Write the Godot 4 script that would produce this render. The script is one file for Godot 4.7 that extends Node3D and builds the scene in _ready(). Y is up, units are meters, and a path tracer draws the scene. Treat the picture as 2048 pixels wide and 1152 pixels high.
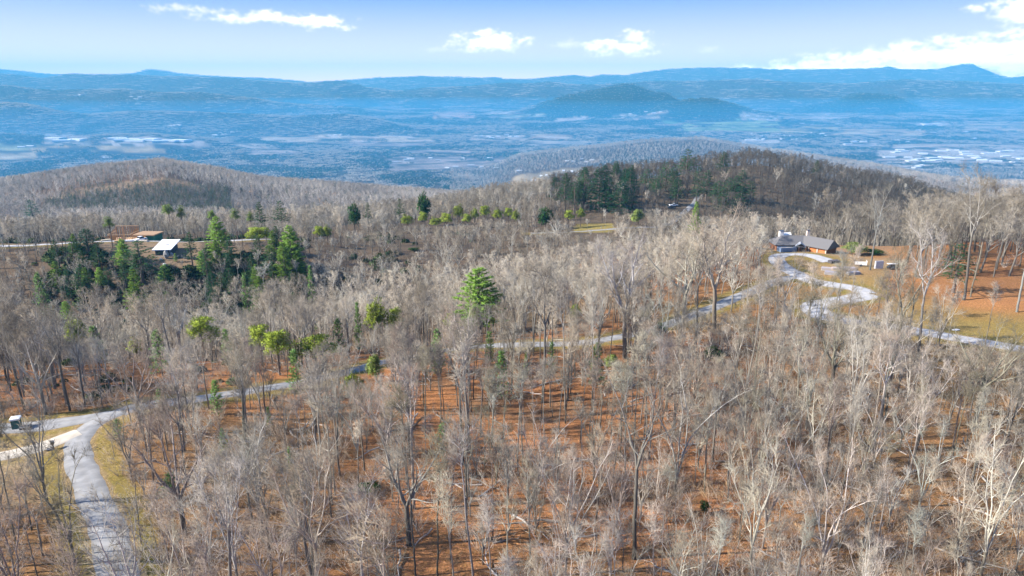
extends Node3D
# A winter ridge seen from the air: bare woods, two houses, a winding road, a hazy valley and far mountains.
const EYE := 60.0
const FOC := 1365.0
const TILT := 0.2845
var sunk := sin(TILT)
var cosk := cos(TILT)
var rng := RandomNumberGenerator.new()
var fine := FastNoiseLite.new()
var broad := FastNoiseLite.new()
var ridged := FastNoiseLite.new()
var used := {}
var mats := {}


func _ready() -> void:
	rng.seed = 7
	fine.seed = 3; fine.frequency = 0.02; fine.fractal_octaves = 4
	broad.seed = 11; broad.frequency = 0.0011; broad.fractal_octaves = 5
	ridged.seed = 5; ridged.frequency = 0.0009; ridged.fractal_type = FastNoiseLite.FRACTAL_RIDGED; ridged.fractal_octaves = 4
	camera_and_light()
	build_roads()
	build_terrain()
	build_homes()
	keep_clear()
	build_evergreens()
	build_bare_trees()
	build_undergrowth()
	build_far_woods()
	build_far_buildings()


func camera_and_light() -> void:
	var cam := Camera3D.new()
	cam.name = "camera"
	cam.position = Vector3(0, EYE, 0)
	cam.rotation = Vector3(-TILT, 0, 0)
	cam.fov = rad_to_deg(2.0 * atan(576.0 / FOC))
	cam.near = 0.5
	cam.far = 60000.0
	add_child(cam)
	cam.current = true
	var sun := DirectionalLight3D.new()
	sun.name = "sun"
	sun.light_energy = 1.6
	sun.light_color = Color(1.0, 0.97, 0.925)
	sun.light_angular_distance = 0.5
	sun.shadow_enabled = true
	add_child(sun)
	var towards := Vector3(1.0, -0.64, -0.12).normalized()
	sun.look_at_from_position(Vector3(0, 300, 0), Vector3(0, 300, 0) + towards)
	var e := Environment.new()
	e.background_mode = Environment.BG_SKY
	var sm := PanoramaSkyMaterial.new()
	sm.panorama = sky_picture()
	e.sky = Sky.new()
	e.sky.sky_material = sm
	e.tonemap_mode = Environment.TONE_MAPPER_LINEAR
	e.tonemap_exposure = 2.6
	e.fog_enabled = true
	e.fog_density = 0.000088
	e.fog_light_color = Color(0.14, 0.60, 1.0).linear_to_srgb()
	e.volumetric_fog_enabled = true
	e.volumetric_fog_density = 0.0
	e.sdfgi_enabled = true
	e.ssao_enabled = true
	e.ssil_enabled = true
	var we := WorldEnvironment.new()
	we.name = "air"
	we.environment = e
	add_child(we)
	var fm := FogMaterial.new()
	fm.density = 0.00012
	fm.albedo = Color(0.05, 0.48, 1.0).linear_to_srgb()
	var fv := FogVolume.new()
	fv.name = "valley_haze"
	fv.shape = RenderingServer.FOG_VOLUME_SHAPE_BOX
	fv.size = Vector3(30000, 400, 14500)
	fv.position = Vector3(0, EYE - 95.0 - 200.0, -1200.0 - 7250.0)
	fv.material = fm
	add_child(fv)
	tag(fv, "blue haze lying in the valley", "", "", "stuff")


# ---------------------------------------------------------------- sky
func lerp_list(list: Array, t: float) -> float:
	if t <= list[0][0]:
		return list[0][1]
	for i in range(1, list.size()):
		if t <= list[i][0]:
			var k: float = (t - list[i - 1][0]) / (list[i][0] - list[i - 1][0])
			return lerpf(list[i - 1][1], list[i][1], k)
	return list[-1][1]


# clouds: azimuth and height in degrees, half sizes in degrees, strength
const CLOUDS := [
	[-18.5, 5.0, 6.0, 0.55, 0.9], [-14.4, 4.7, 2.6, 0.6, 1.0], [-24.5, 5.4, 2.2, 0.4, 0.7], [-1.8, 3.4, 3.2, 0.8, 1.2], [-2.0, 4.1, 1.6, 0.5, 1.0], [8.6, 3.0, 3.0, 0.7, 1.2], [9.6, 3.8, 1.4, 0.6, 1.0], [4.4, 3.3, 1.6, 0.4, 0.6], [-6.0, 2.9, 1.6, 0.3, 0.4],
	[15.2, 2.8, 1.0, 0.35, 0.5], [21.0, 1.25, 3.6, 0.7, 1.4], [26.0, 1.5, 4.4, 1.0, 1.6], [31.5, 1.8, 4.8, 1.3, 1.7], [37.5, 1.8, 5.4, 1.6, 1.7], [35.0, 4.9, 2.6, 1.5, 1.1], [36.5, 6.0, 2.6, 0.8, 1.0], [22.5, 6.6, 4.0, 0.5, 0.5],
	[-62.0, 4.0, 8.0, 1.2, 1.0], [60.0, 6.0, 9.0, 1.6, 1.1], [95.0, 4.0, 10.0, 1.4, 1.2], [140.0, 7.0, 12.0, 1.8, 1.0], [-100.0, 6.0, 10.0, 1.4, 1.1], [-150.0, 4.0, 12.0, 1.5, 1.1], [175.0, 5.0, 10.0, 1.6, 1.0],
]


func sky_color(el: float) -> Color:
	var t := clampf(el / 7.0, 0.0, 1.0)
	var c := Color(0.98, 0.78, 0.82).lerp(Color(0.10, 0.17, 0.44), pow(t, 0.6))
	c += Color(0.40, 0.05, 0.0) * exp(-el / 1.6)
	if el > 7.0:
		c = c.lerp(Color(0.075, 0.145, 0.33), clampf((el - 7.0) / 40.0, 0.0, 1.0))
	return c


func sky_picture() -> ImageTexture:
	var w := 4096
	var h := 2048
	var im := Image.create(w, h, false, Image.FORMAT_RGBF)
	for row in h:
		var el := 90.0 - (row + 0.5) / h * 180.0
		im.fill_rect(Rect2i(0, row, w, 1), sky_color(maxf(el, 0.0)))
	var n := FastNoiseLite.new()
	n.seed = 21; n.frequency = 1.0; n.fractal_octaves = 5; n.fractal_gain = 0.55
	for c in CLOUDS:
		var r0 := int((90.0 - c[1] - c[3] * 2.2) / 180.0 * h)
		var r1 := int((90.0 - c[1] + c[3] * 2.2) / 180.0 * h)
		var c0 := int((c[0] - c[2] * 1.6) / 360.0 * w)
		var c1 := int((c[0] + c[2] * 1.6) / 360.0 * w)
		for row in range(r0, r1):
			var el := 90.0 - (row + 0.5) / h * 180.0
			var dy: float = (el - c[1]) / c[3]
			if dy < 0.0:
				dy *= 1.25
			for col in range(c0, c1):
				var az := (col + 0.5) / w * 360.0
				var dx: float = (az - c[0]) / c[2]
				var body := 1.0 - sqrt(dx * dx + dy * dy)
				var a: float = body * 0.9 + 0.5 * maxf(0.0, c[4] - 1.0) + n.get_noise_2d(az * 0.42 + c[0], el * 1.15) * 0.95 + n.get_noise_2d(az * 1.9, el * 3.3 + 40.0) * 0.42
				a = 0.92 * smoothstep(-0.08, 1.1, a) * clampf(c[4], 0.0, 1.0) * smoothstep(-0.55, -0.1, body)
				if a > 0.003:
					var x := posmod(col, w)
					var base := im.get_pixel(x, row)
					var lit := Color(1.1, 0.92, 0.86).lerp(Color(0.85, 0.75, 0.78), clampf(0.5 - dy * 0.5, 0.0, 1.0))
					im.set_pixel(x, row, base.lerp(lit * clampf(c[4], 0.8, 1.15) * (1.0 + 0.9 * clampf((2.8 - el) / 2.2, 0.0, 1.0)), a))
	return ImageTexture.create_from_image(im)


# ---------------------------------------------------------------- names and metas
func numbered(called: String) -> String:
	var n: int = used.get(called, 0)
	used[called] = n + 1
	return called if n == 0 else "%s_%03d" % [called, n]


func tag(o: Node, label: String, category := "", group := "", kind := "") -> void:
	if label: o.set_meta("label", label)
	if category: o.set_meta("category", category)
	if group: o.set_meta("group", group)
	if kind: o.set_meta("kind", kind)


func thing(called: String, label: String, category: String, at: Vector3, turn := 0.0, group := "") -> Node3D:
	var o := Node3D.new()
	o.name = numbered(called)
	add_child(o)
	o.position = at
	o.rotation.y = turn
	tag(o, label, category, group)
	return o


func put(called: String, mesh: Mesh, mat: Material, parent: Node) -> MeshInstance3D:
	var o := MeshInstance3D.new()
	o.name = called if parent != self else numbered(called)
	o.mesh = mesh
	if mat:
		o.material_override = mat
	parent.add_child(o, true)
	return o


func paint(r: float, g: float, b: float, rough := 0.9) -> StandardMaterial3D:
	var key := "%.3f %.3f %.3f %.2f" % [r, g, b, rough]
	if not mats.has(key):
		var m := StandardMaterial3D.new()
		m.albedo_color = Color(r, g, b).linear_to_srgb()
		m.roughness = rough
		m.metallic_specular = 0.3
		mats[key] = m
	return mats[key]


func tinted(tr := 1.0, tg := 1.0, tb := 1.0, rough := 0.95) -> StandardMaterial3D:
	var key := "tint %.2f %.2f %.2f" % [tr, tg, tb]
	if not mats.has(key):
		var m := StandardMaterial3D.new()
		m.vertex_color_use_as_albedo = true
		m.albedo_color = Color(tr, tg, tb).linear_to_srgb()
		m.roughness = rough
		m.metallic_specular = 0.15
		mats[key] = m
	return mats[key]


# ---------------------------------------------------------------- lie of the land
# How far the ground lies below the eye: columns by bearing (in units of the photo's width), rows by distance.
const COLS := [-600.0, 0.0, 250.0, 500.0, 750.0, 1000.0, 1250.0, 1500.0, 1750.0, 2048.0, 2600.0]
const ROWS := [
	[-80.0, [34, 34, 34, 34, 34, 34, 34, 34, 34, 34, 34]],
	[20.0, [38, 38, 38, 38, 39, 39, 39, 39, 38, 38, 38]],
	[55.0, [41, 41, 41, 41.5, 42, 42, 42, 42, 42, 42, 42]],
	[75.0, [44, 44, 43.5, 44, 44.5, 45, 45, 44.5, 44, 44, 44]],
	[100.0, [47, 47, 46.5, 47, 47.5, 47.5, 47.5, 47, 46.5, 46.5, 46]],
	[130.0, [55, 54, 54, 54, 52.5, 50, 49.5, 49, 48, 48, 47]],
	[160.0, [68, 68, 68, 66, 61, 57, 52, 50, 48.5, 48, 47]],
	[200.0, [77, 77, 77, 75, 70, 63, 57, 51.5, 50, 48, 47]],
	[222.0, [70, 70, 67, 68, 70, 66, 60, 52.5, 52, 51, 50]],
	[238.0, [61, 60, 58, 60, 66, 67, 61, 53.5, 53.5, 53, 52]],
	[262.0, [59, 59, 58, 58, 63, 67, 62, 58, 60, 58, 56]],
	[300.0, [66, 66, 66, 65, 66, 67, 65, 66, 74, 66, 62]],
	[350.0, [80, 78, 75, 72, 69, 68.5, 68, 78, 90, 85, 80]],
	[430.0, [102, 98, 93, 90, 83, 74, 66, 68, 84, 98, 100]],
	[500.0, [125, 120, 116, 112, 98, 80, 67, 61, 75, 104, 118]],
	[560.0, [138, 134, 130, 126, 113, 91, 72, 60, 78, 112, 125]],
	[640.0, [146, 144, 142, 140, 132, 116, 98, 84, 96, 120, 135]],
	[760.0, [152, 151, 150, 150, 148, 148, 142, 134, 128, 128, 136]],
]
const VALLEY := [[700.0, 150.0], [1000.0, 170.0], [1300.0, 225.0], [1700.0, 285.0], [2200.0, 322.0], [3000.0, 330.0], [4000.0, 312.0], [5000.0, 278.0], [6000.0, 240.0], [8000.0, 215.0], [20000.0, 200.0]]
# far ridges: distance list by bearing, width before and behind, crest as [bearing, height in the photo], trees left out, roughness
var RIDGES := [
	{"f": [[0, 1020.0]], "w": [330.0, 800.0], "up": 15.0, "rough": 15.0, "c": [[-700, 372], [-300, 372], [0, 370], [100, 350], [200, 333], [330, 318], [430, 337], [520, 362], [600, 370], [750, 386], [850, 399], [950, 414], [1050, 432]]},
	{"f": [[900, 2700.0], [1400, 2600.0], [1587, 2300.0], [1690, 2050.0], [1792, 1750.0], [1895, 1450.0], [2048, 1250.0]], "w": [1000.0, 800.0], "up": 12.0, "rough": 9.0, "c": [[930, 362], [985, 335], [1040, 309], [1150, 291], [1281, 279], [1400, 272], [1485, 286], [1587, 305], [1690, 320], [1792, 337], [1895, 361], [2048, 374], [2400, 390]]},
	{"f": [[0, 3800.0]], "w": [600.0, 600.0], "up": 14.0, "rough": 10.0, "c": [[-700, 262], [0, 262], [100, 268], [300, 262], [420, 275], [500, 292], [640, 300]]},
	{"f": [[0, 5000.0]], "w": [800.0, 1000.0], "up": 14.0, "rough": 22.0, "c": [[-700, 190], [-100, 196], [0, 202], [60, 205], [120, 218], [180, 226], [280, 218], [400, 222], [520, 226], [600, 228], [690, 226], [740, 232], [800, 246]]},
	{"f": [[0, 6800.0]], "w": [1000.0, 1200.0], "up": 0.0, "rough": 35.0, "c": [[-700, 170], [0, 170], [120, 181], [250, 179], [330, 186], [400, 184], [480, 194], [560, 205], [640, 212], [720, 218], [800, 226]]},
	{"f": [[0, 6600.0]], "w": [800.0, 900.0], "up": 0.0, "rough": 18.0, "c": [[1040, 222], [1080, 207], [1130, 192], [1180, 181], [1220, 173], [1250, 167], [1266, 170], [1300, 183], [1330, 187], [1346, 196], [1390, 222]]},
	{"f": [[0, 6000.0]], "w": [600.0, 700.0], "up": 0.0, "rough": 14.0, "c": [[1280, 225], [1340, 206], [1380, 198], [1420, 197], [1460, 206], [1520, 224]]},
	{"f": [[0, 7400.0]], "w": [700.0, 800.0], "up": 0.0, "rough": 14.0, "c": [[1560, 225], [1620, 212], [1665, 204], [1700, 190], [1718, 187], [1745, 188], [1780, 190], [1800, 198], [1830, 214], [1860, 225]]},
	{"f": [[0, 8400.0]], "w": [800.0, 1000.0], "up": 0.0, "rough": 30.0, "c": [[1380, 222], [1440, 200], [1480, 186], [1530, 178], [1600, 181], [1640, 180], [1700, 198], [1820, 202], [1900, 190], [2000, 186], [2100, 190], [2700, 186]]},
	{"f": [[0, 9200.0]], "w": [1500.0, 1500.0], "up": 0.0, "rough": 60.0, "c": [[-700, 150], [0, 147], [40, 149], [90, 157], [150, 149], [260, 150], [340, 153], [450, 156], [560, 164], [620, 166], [660, 163], [690, 163], [740, 175], [800, 183], [860, 176], [930, 174], [1000, 167], [1040, 168], [1100, 165], [1150, 170], [1200, 170], [1290, 164], [1400, 163], [1500, 158], [1600, 166], [1700, 168], [1800, 160], [1900, 163], [2048, 170], [2700, 160]]},
	{"f": [[0, 13500.0]], "w": [2300.0, 1700.0], "up": 0.0, "rough": 40.0, "c": [[-700, 140], [0, 138], [60, 143], [100, 148], [160, 152], [270, 148], [292, 143], [315, 139], [340, 143], [370, 148], [440, 153], [560, 158], [620, 165], [700, 161], [760, 156], [840, 153], [880, 154], [970, 156], [990, 154], [1010, 159], [1060, 158], [1120, 153], [1150, 150], [1175, 154], [1200, 150], [1250, 151], [1290, 144], [1340, 138], [1400, 136], [1480, 136], [1530, 139], [1600, 139], [1690, 138], [1750, 136], [1766, 133], [1790, 139], [1860, 140], [1885, 134], [1910, 129], [1930, 128], [1955, 138], [1980, 148], [2005, 156], [2030, 155], [2060, 150], [2300, 146], [2700, 150]]},
]


func dep(py: float) -> float:
	return tan(TILT + atan((py - 576.0) / FOC))


func bearing(x: float, f: float) -> float:
	var g := maxf(f, 12.0)
	return 1024.0 + FOC * x / (0.96 * g + 0.28 * minf(250.0, 35.0 + 0.1 * g))


func near_drop(b: float, f: float) -> float:
	var r := 0
	while r < ROWS.size() - 2 and f > ROWS[r + 1][0]:
		r += 1
	var c := 0
	while c < COLS.size() - 2 and b > COLS[c + 1]:
		c += 1
	var tc: float = clampf((b - COLS[c]) / (COLS[c + 1] - COLS[c]), 0.0, 1.0)
	tc = lerpf(tc, tc * tc * (3.0 - 2.0 * tc), 0.6)
	var f0: float = ROWS[r][0]
	var f1: float = ROWS[r + 1][0]
	var t := clampf((f - f0) / (f1 - f0), 0.0, 1.0)
	var p1 := lerpf(ROWS[r][1][c], ROWS[r][1][c + 1], tc)
	var p2 := lerpf(ROWS[r + 1][1][c], ROWS[r + 1][1][c + 1], tc)
	var ra := maxi(r - 1, 0)
	var rb := mini(r + 2, ROWS.size() - 1)
	var p0 := lerpf(ROWS[ra][1][c], ROWS[ra][1][c + 1], tc)
	var p3 := lerpf(ROWS[rb][1][c], ROWS[rb][1][c + 1], tc)
	var m1: float = (p2 - p0) / (f1 - ROWS[ra][0]) * (f1 - f0)
	var m2: float = (p3 - p1) / (ROWS[rb][0] - f0) * (f1 - f0)
	if ra == r: m1 = p2 - p1
	var t2 := t * t
	var t3 := t2 * t
	return (2 * t3 - 3 * t2 + 1) * p1 + (t3 - 2 * t2 + t) * m1 + (-2 * t3 + 3 * t2) * p2 + (t3 - t2) * m2


func far_drop(x: float, f: float) -> float:
	var b := bearing(x, f)
	var base := lerp_list(VALLEY, f)
	var best := 0.0
	var rest := 0.0
	for g in RIDGES:
		var c: Array = g.c
		if b < c[0][0] - 70.0 or b > c[-1][0] + 70.0:
			continue
		var f0 := lerp_list(g.f, b)
		var d := f - f0
		var t: float = d / g.w[1] if d > 0.0 else -d / g.w[0]
		if t >= 1.0:
			continue
		var crest: float = f0 * dep(lerp_list(c, b)) + g.up
		var up := base - crest
		if b < c[0][0] or b > c[-1][0]:
			up *= 1.0 - minf(1.0, (c[0][0] - b if b < c[0][0] else b - c[-1][0]) / 70.0)
		if up <= 0.0:
			continue
		var s := 1.0 - t
		s = lerpf(s, s * s * (3.0 - 2.0 * s), 0.75)
		var body: float = up * s + (ridged.get_noise_2d(x, -f) * 0.6 - 0.55) * 1.5 * g.rough * minf(1.0, 4.0 * s * (1.0 - s)) * clampf(up / 100.0, 0.15, 1.6)
		if body > best:
			rest = maxf(rest, best)
			best = body
		else:
			rest = maxf(rest, body)
	best = maxf(best, 0.0)
	var k := 14.0
	var gap := clampf(0.5 + 0.5 * (best - rest) / k, 0.0, 1.0)
	var h := best + k * gap * (1.0 - gap)
	var roll := smoothstep(1100.0, 3000.0, f) * 9.0
	return base - h + broad.get_noise_2d(x * 1.4, f * 1.4) * roll


func drop(x: float, f: float) -> float:
	var d := 0.0
	if f < 760.0:
		d = near_drop(bearing(x, f), f)
	if f > 660.0:
		var w := smoothstep(660.0, 760.0, f)
		d = far_drop(x, f) * w + d * (1.0 - w)
	elif f < 700.0:
		d += fine.get_noise_2d(x, f) * 0.8 + fine.get_noise_2d(x * 0.25, f * 0.25) * clampf((f - 140.0) / 60.0, 0.0, 3.0)
	return d


func ground(x: float, f: float) -> Vector3:
	return Vector3(x, EYE - drop(x, f), -f)


# the point of the ground that the photo shows at (px, py)
func spot(px: float, py: float) -> Vector3:
	var q := dep(py)
	var k := (px - 1024.0) / FOC
	var f := 20.0
	var last := 20.0
	while f < 12000.0:
		var z := f * (cosk + q * sunk)
		if drop(k * z, f) < f * q:
			break
		last = f
		f *= 1.03
	for i in 14:
		var mid := (f + last) * 0.5
		if drop(k * mid * (cosk + q * sunk), mid) < mid * q:
			f = mid
		else:
			last = mid
	return ground(k * f * (cosk + q * sunk), f)


# the ground at a bearing of the photo and a distance
func stand(px: float, f: float) -> Vector3:
	var d := 0.35 * f
	var x := 0.0
	for i in 6:
		x = (px - 1024.0) / FOC * (f * cosk + d * sunk)
		d = drop(x, f)
	return ground(x, f)


func seen_at(p: Vector3) -> Vector2:
	var y := p.y - EYE
	var f := -p.z
	var z := f * cosk - y * sunk
	var v := f * sunk + y * cosk
	return Vector2(1024.0 + FOC * p.x / z, 576.0 - FOC * v / z)


# ---------------------------------------------------------------- roads
var road_cells := {}
const PAVED := [0.30, 0.30, 0.31]


func curve_through(points: Array, step := 1.5) -> PackedVector3Array:
	var c := Curve3D.new()
	c.bake_interval = 0.5
	var p := []
	for q in points:
		p.append(Vector3(q.x, 0, q.z))
	for i in p.size():
		var a: Vector3 = p[maxi(i - 1, 0)]
		var b: Vector3 = p[mini(i + 1, p.size() - 1)]
		var t := (b - a).normalized()
		var l0: float = p[i].distance_to(a) / 3.0
		var l1: float = p[i].distance_to(b) / 3.0
		c.add_point(p[i], -t * l0, t * l1)
	var out := PackedVector3Array()
	var n := maxi(2, int(c.get_baked_length() / step))
	for i in n + 1:
		out.append(c.sample_baked(c.get_baked_length() * i / n, true))
	return out


func note_road(line: PackedVector3Array, half: float, kind: int) -> void:
	for p in line:
		for i in range(-1, 2):
			for j in range(-1, 2):
				var key := Vector2i(floori(p.x / 6.0) + i, floori(p.z / 6.0) + j)
				if not road_cells.has(key):
					road_cells[key] = []
				road_cells[key].append([p.x, p.z, half, kind])


# how far (x, f) is from the nearest paved edge, up to about 6 m, and that road's kind
func off_road(x: float, f: float) -> Vector2:
	var key := Vector2i(floori(x / 6.0), floori(-f / 6.0))
	var best := 99.0
	var kind := 0.0
	if road_cells.has(key):
		for r in road_cells[key]:
			var d: float = sqrt((r[0] - x) * (r[0] - x) + (r[1] + f) * (r[1] + f)) - r[2]
			if d < best:
				best = d
				kind = r[3]
	return Vector2(best, kind)


var lift := 0.07


func ribbon(called: String, label: String, points: Array, width: float, mat: Material, kind := 0) -> void:
	var line := curve_through(points)
	note_road(line, width * 0.5, kind)
	var st := SurfaceTool.new()
	st.begin(Mesh.PRIMITIVE_TRIANGLES)
	var across := 6
	lift += 0.006
	var far := 0.0
	for i in line.size():
		var a := line[maxi(i - 1, 0)]
		var b := line[mini(i + 1, line.size() - 1)]
		var side := (b - a).cross(Vector3.UP).normalized()
		if i: far += line[i].distance_to(line[i - 1])
		var mid := drop(line[i].x, -line[i].z)
		for k in across + 1:
			var t := (k / float(across) - 0.5)
			var wob := 0.0
			var shade: float = [0.78, 0.95, 1.06, 0.93, 1.05, 0.96, 0.76][k]
			st.set_color(Color(shade, shade * 0.985, shade * 0.96))
			if k == 0 or k == across:
				wob = fine.get_noise_2d(far * 9.0, 50.0 * k) * 0.35
			var q := line[i] + side * (t * width + wob * signf(t))
			q.y = EYE - drop(q.x, -q.z) + lift + 0.05 * (1.0 - 4.0 * t * t)
			if k == 0 or k == across:
				q.y -= 0.10
			st.set_uv(Vector2(t + 0.5, far / width))
			st.add_vertex(q)
	for i in line.size() - 1:
		for k in across:
			var o := i * (across + 1) + k
			for n in [o, o + across + 1, o + 1, o + 1, o + across + 1, o + across + 2]:
				st.add_index(n)
	st.generate_normals()
	var m := put(called, st.commit(), mat, self)
	tag(m, label, "", "", "structure")


func spots(list: Array) -> Array:
	var out := []
	for q in list:
		out.append(spot(q[0], q[1]))
	return out


func stands(list: Array) -> Array:
	var out := []
	for q in list:
		out.append(stand(q[0], q[1]))
	return out


func grain(seed_: int, freq: float, lo: Color, hi: Color, size := 512, octaves := 5) -> NoiseTexture2D:
	var n := FastNoiseLite.new()
	n.seed = seed_; n.frequency = freq; n.fractal_octaves = octaves
	var t := NoiseTexture2D.new()
	t.width = size; t.height = size; t.seamless = true; t.noise = n
	var g := Gradient.new()
	g.set_color(0, lo.linear_to_srgb()); g.set_color(1, hi.linear_to_srgb())
	t.color_ramp = g
	return t


func paving(lo: Color, hi: Color) -> StandardMaterial3D:
	var m := StandardMaterial3D.new()
	m.vertex_color_use_as_albedo = true
	m.albedo_texture = grain(31, 0.012, lo, hi)
	m.uv1_triplanar = true
	m.uv1_world_triplanar = true
	m.uv1_scale = Vector3.ONE / 14.0
	m.roughness = 0.9
	m.metallic_specular = 0.25
	return m


func build_roads() -> void:
	var asphalt := paving(Color(0.19, 0.19, 0.19), Color(0.35, 0.345, 0.335))
	var pale := paving(Color(0.30, 0.30, 0.305), Color(0.47, 0.46, 0.45))
	var gravel := paving(Color(0.36, 0.32, 0.26), Color(0.60, 0.54, 0.45))
	ribbon("road", "narrow grey asphalt lane curving up from the bottom left corner", spots([[262, 1260], [241, 1172], [232, 1140], [222, 1080], [206, 1035], [190, 1001], [171, 955], [156, 915], [155, 890], [164, 868], [186, 848], [220, 832], [270, 815]]), 3.3, asphalt)
	ribbon("road", "grey asphalt road that climbs behind the trees to the house", spots([[232, 828], [270, 815], [400, 797], [520, 778], [610, 764], [700, 742], [790, 720], [880, 702], [980, 691], [1090, 688], [1180, 684], [1270, 668], [1340, 648], [1395, 627], [1450, 605], [1500, 584], [1548, 563], [1590, 553]]), 4.0, asphalt)
	ribbon("road", "pale road running from the junction to the right edge", spots([[1552, 521], [1580, 542], [1620, 560], [1670, 570], [1712, 577], [1735, 588]]), 5.0, pale)
	ribbon("road", "short pale loop of road round the grass island", spots([[1738, 588], [1705, 597], [1660, 603], [1628, 612], [1640, 628], [1675, 638]]), 6.0, pale)
	ribbon("road", "light grey road leaving at the right edge", spots([[1630, 630], [1700, 643], [1790, 655], [1880, 670], [1960, 684], [2050, 699], [2200, 727], [2400, 770]]), 4.6, pale)
	ribbon("driveway", "pale driveway in front of the garage", spots([[1580, 542], [1556, 524], [1558, 512], [1590, 508], [1630, 513], [1662, 524]]), 5.0, pale)
	ribbon("driveway", "side road at the bend, left edge", spots([[-160, 862], [-60, 858], [40, 855], [110, 847], [170, 838], [225, 830]]), 4.0, asphalt)
	ribbon("driveway", "gravel drive across the clearing at left", spots([[-120, 930], [-20, 916], [60, 900], [120, 880], [158, 866]]), 3.6, gravel, 1)
	ribbon("road", "light road past the white roofed house on the left", stands([[-120, 262], [-20, 258], [60, 256], [130, 258], [200, 262], [290, 266], [380, 268], [440, 264], [500, 266], [540, 276]]), 4.5, pale)
	ribbon("road", "short light road showing between the far trees", stands([[1060, 322], [1120, 326], [1180, 330], [1240, 334], [1300, 348], [1345, 372], [1384, 415], [1396, 440]]), 3.4, asphalt)


# ---------------------------------------------------------------- ground sheet
# stretches of open land in the valley: bearing range, height range in the photo, colour
var FIELDS := [
	[60, 330, 291, 305, Color(0.36, 0.31, 0.19)], [-60, 75, 288, 302, Color(0.25, 0.28, 0.17)], [-80, 70, 306, 318, Color(0.36, 0.33, 0.24)], [90, 180, 271, 287, Color(0.30, 0.30, 0.30)], [205, 400, 273, 289, Color(0.38, 0.37, 0.37)],
	[300, 420, 283, 291, Color(0.30, 0.29, 0.30)], [470, 540, 287, 297, Color(0.34, 0.33, 0.30)], [520, 700, 274, 284, Color(0.42, 0.38, 0.31)], [620, 865, 271, 283, Color(0.52, 0.44, 0.34)], [700, 850, 285, 293, Color(0.27, 0.25, 0.25)],
	[940, 1050, 270, 282, Color(0.35, 0.33, 0.30)], [1060, 1145, 269, 278, Color(0.55, 0.45, 0.35)], [1060, 1180, 281, 289, Color(0.33, 0.33, 0.32)], [865, 950, 223, 237, Color(0.46, 0.33, 0.28)], [965, 1025, 223, 229, Color(0.5, 0.45, 0.4)],
	[1000, 1090, 229, 235, Color(0.35, 0.40, 0.33)], [1110, 1170, 234, 242, Color(0.48, 0.42, 0.38)], [1225, 1265, 228, 232, Color(0.4, 0.36, 0.32)], [1265, 1320, 232, 238, Color(0.40, 0.36, 0.31)], [1290, 1335, 224, 229, Color(0.4, 0.36, 0.32)],
	[1365, 1560, 243, 262, Color(0.25, 0.33, 0.16)], [1330, 1500, 240, 247, Color(0.14, 0.24, 0.15)], [1500, 1680, 252, 265, Color(0.36, 0.33, 0.19)], [1640, 1850, 258, 270, Color(0.44, 0.36, 0.26)], [1480, 1560, 231, 241, Color(0.38, 0.36, 0.32)],
	[1580, 1700, 226, 238, Color(0.36, 0.35, 0.33)], [1830, 1900, 245, 251, Color(0.5, 0.5, 0.5)], [1790, 2100, 288, 296, Color(0.46, 0.40, 0.34)], [1930, 2120, 243, 262, Color(0.40, 0.34, 0.26)], [1760, 2130, 298, 327, Color(0.50, 0.47, 0.46)],
	[1480, 1560, 279, 287, Color(0.48, 0.46, 0.44)], [1690, 1760, 283, 292, Color(0.45, 0.44, 0.45)], [780, 1010, 314, 341, Color(0.26, 0.25, 0.26)], [1030, 1235, 336, 369, Color(0.40, 0.36, 0.25)], [1120, 1200, 317, 327, Color(0.42, 0.34, 0.24)],
	[1800, 1870, 330, 340, Color(0.55, 0.55, 0.57)], [1900, 2060, 360, 375, Color(0.3, 0.28, 0.25)], [500, 600, 300, 308, Color(0.33, 0.31, 0.30)], [820, 940, 300, 306, Color(0.30, 0.28, 0.28)],
]
var tracts := []


func survey() -> void:
	for q in FIELDS:
		var mid: float = (q[0] + q[1]) * 0.5
		tracts.append([q[0], q[1], -spot(mid, q[3]).z, -spot(mid, q[2]).z, q[4]])


# open land at (bearing, distance): [share, colour]
func open_land(b: float, x: float, f: float) -> Array:
	for q in tracts:
		if f > q[2] - 150.0 and f < q[3] + 150.0 and b > q[0] - 20.0 and b < q[1] + 20.0:
			var span: float = q[3] - q[2]
			var e := minf(minf(b - q[0], q[1] - b) / 14.0, minf(f - q[2], q[3] - f) / (0.14 * span) * 1.0)
			e += broad.get_noise_2d(x * 9.0, f * 5.0) * 1.0 + 0.25
			if e > 0.1:
				var cut := fine.get_noise_2d(x * 0.11, f * 0.28)
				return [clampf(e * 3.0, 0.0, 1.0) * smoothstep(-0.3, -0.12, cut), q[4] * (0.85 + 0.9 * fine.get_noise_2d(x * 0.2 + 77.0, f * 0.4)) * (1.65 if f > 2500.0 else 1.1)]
	return [0.0, Color.BLACK]


# how open the ground is among the near things: 1 = no random trees
func cleared(px: float, py: float, f: float) -> float:
	if f < 120.0 and px < 262.0 and py > 842.0 and py < 1010.0 and px < 240.0 - (py - 842.0) * 0.45:
		return 1.0
	if px > 1790.0 and py > 555.0 and py < 690.0 + (px - 1900.0) * 0.08 and f < 190.0:
		return 1.0
	if px > 1525.0 and px < 1810.0 and f > 160.0 and f < 246.0:
		return 1.0
	if px > 1560.0 and px < 1790.0 and py > 540.0 and py < 632.0:
		return 0.8
	if px > 280.0 and px < 400.0 and f > 232.0 and f < 275.0:
		return 1.0
	if px > 205.0 and px < 335.0 and f > 236.0 and f < 300.0:
		return 1.0
	if px > 1150.0 and px < 1225.0 and f > 322.0 and f < 356.0:
		return 1.0
	return 0.0


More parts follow.
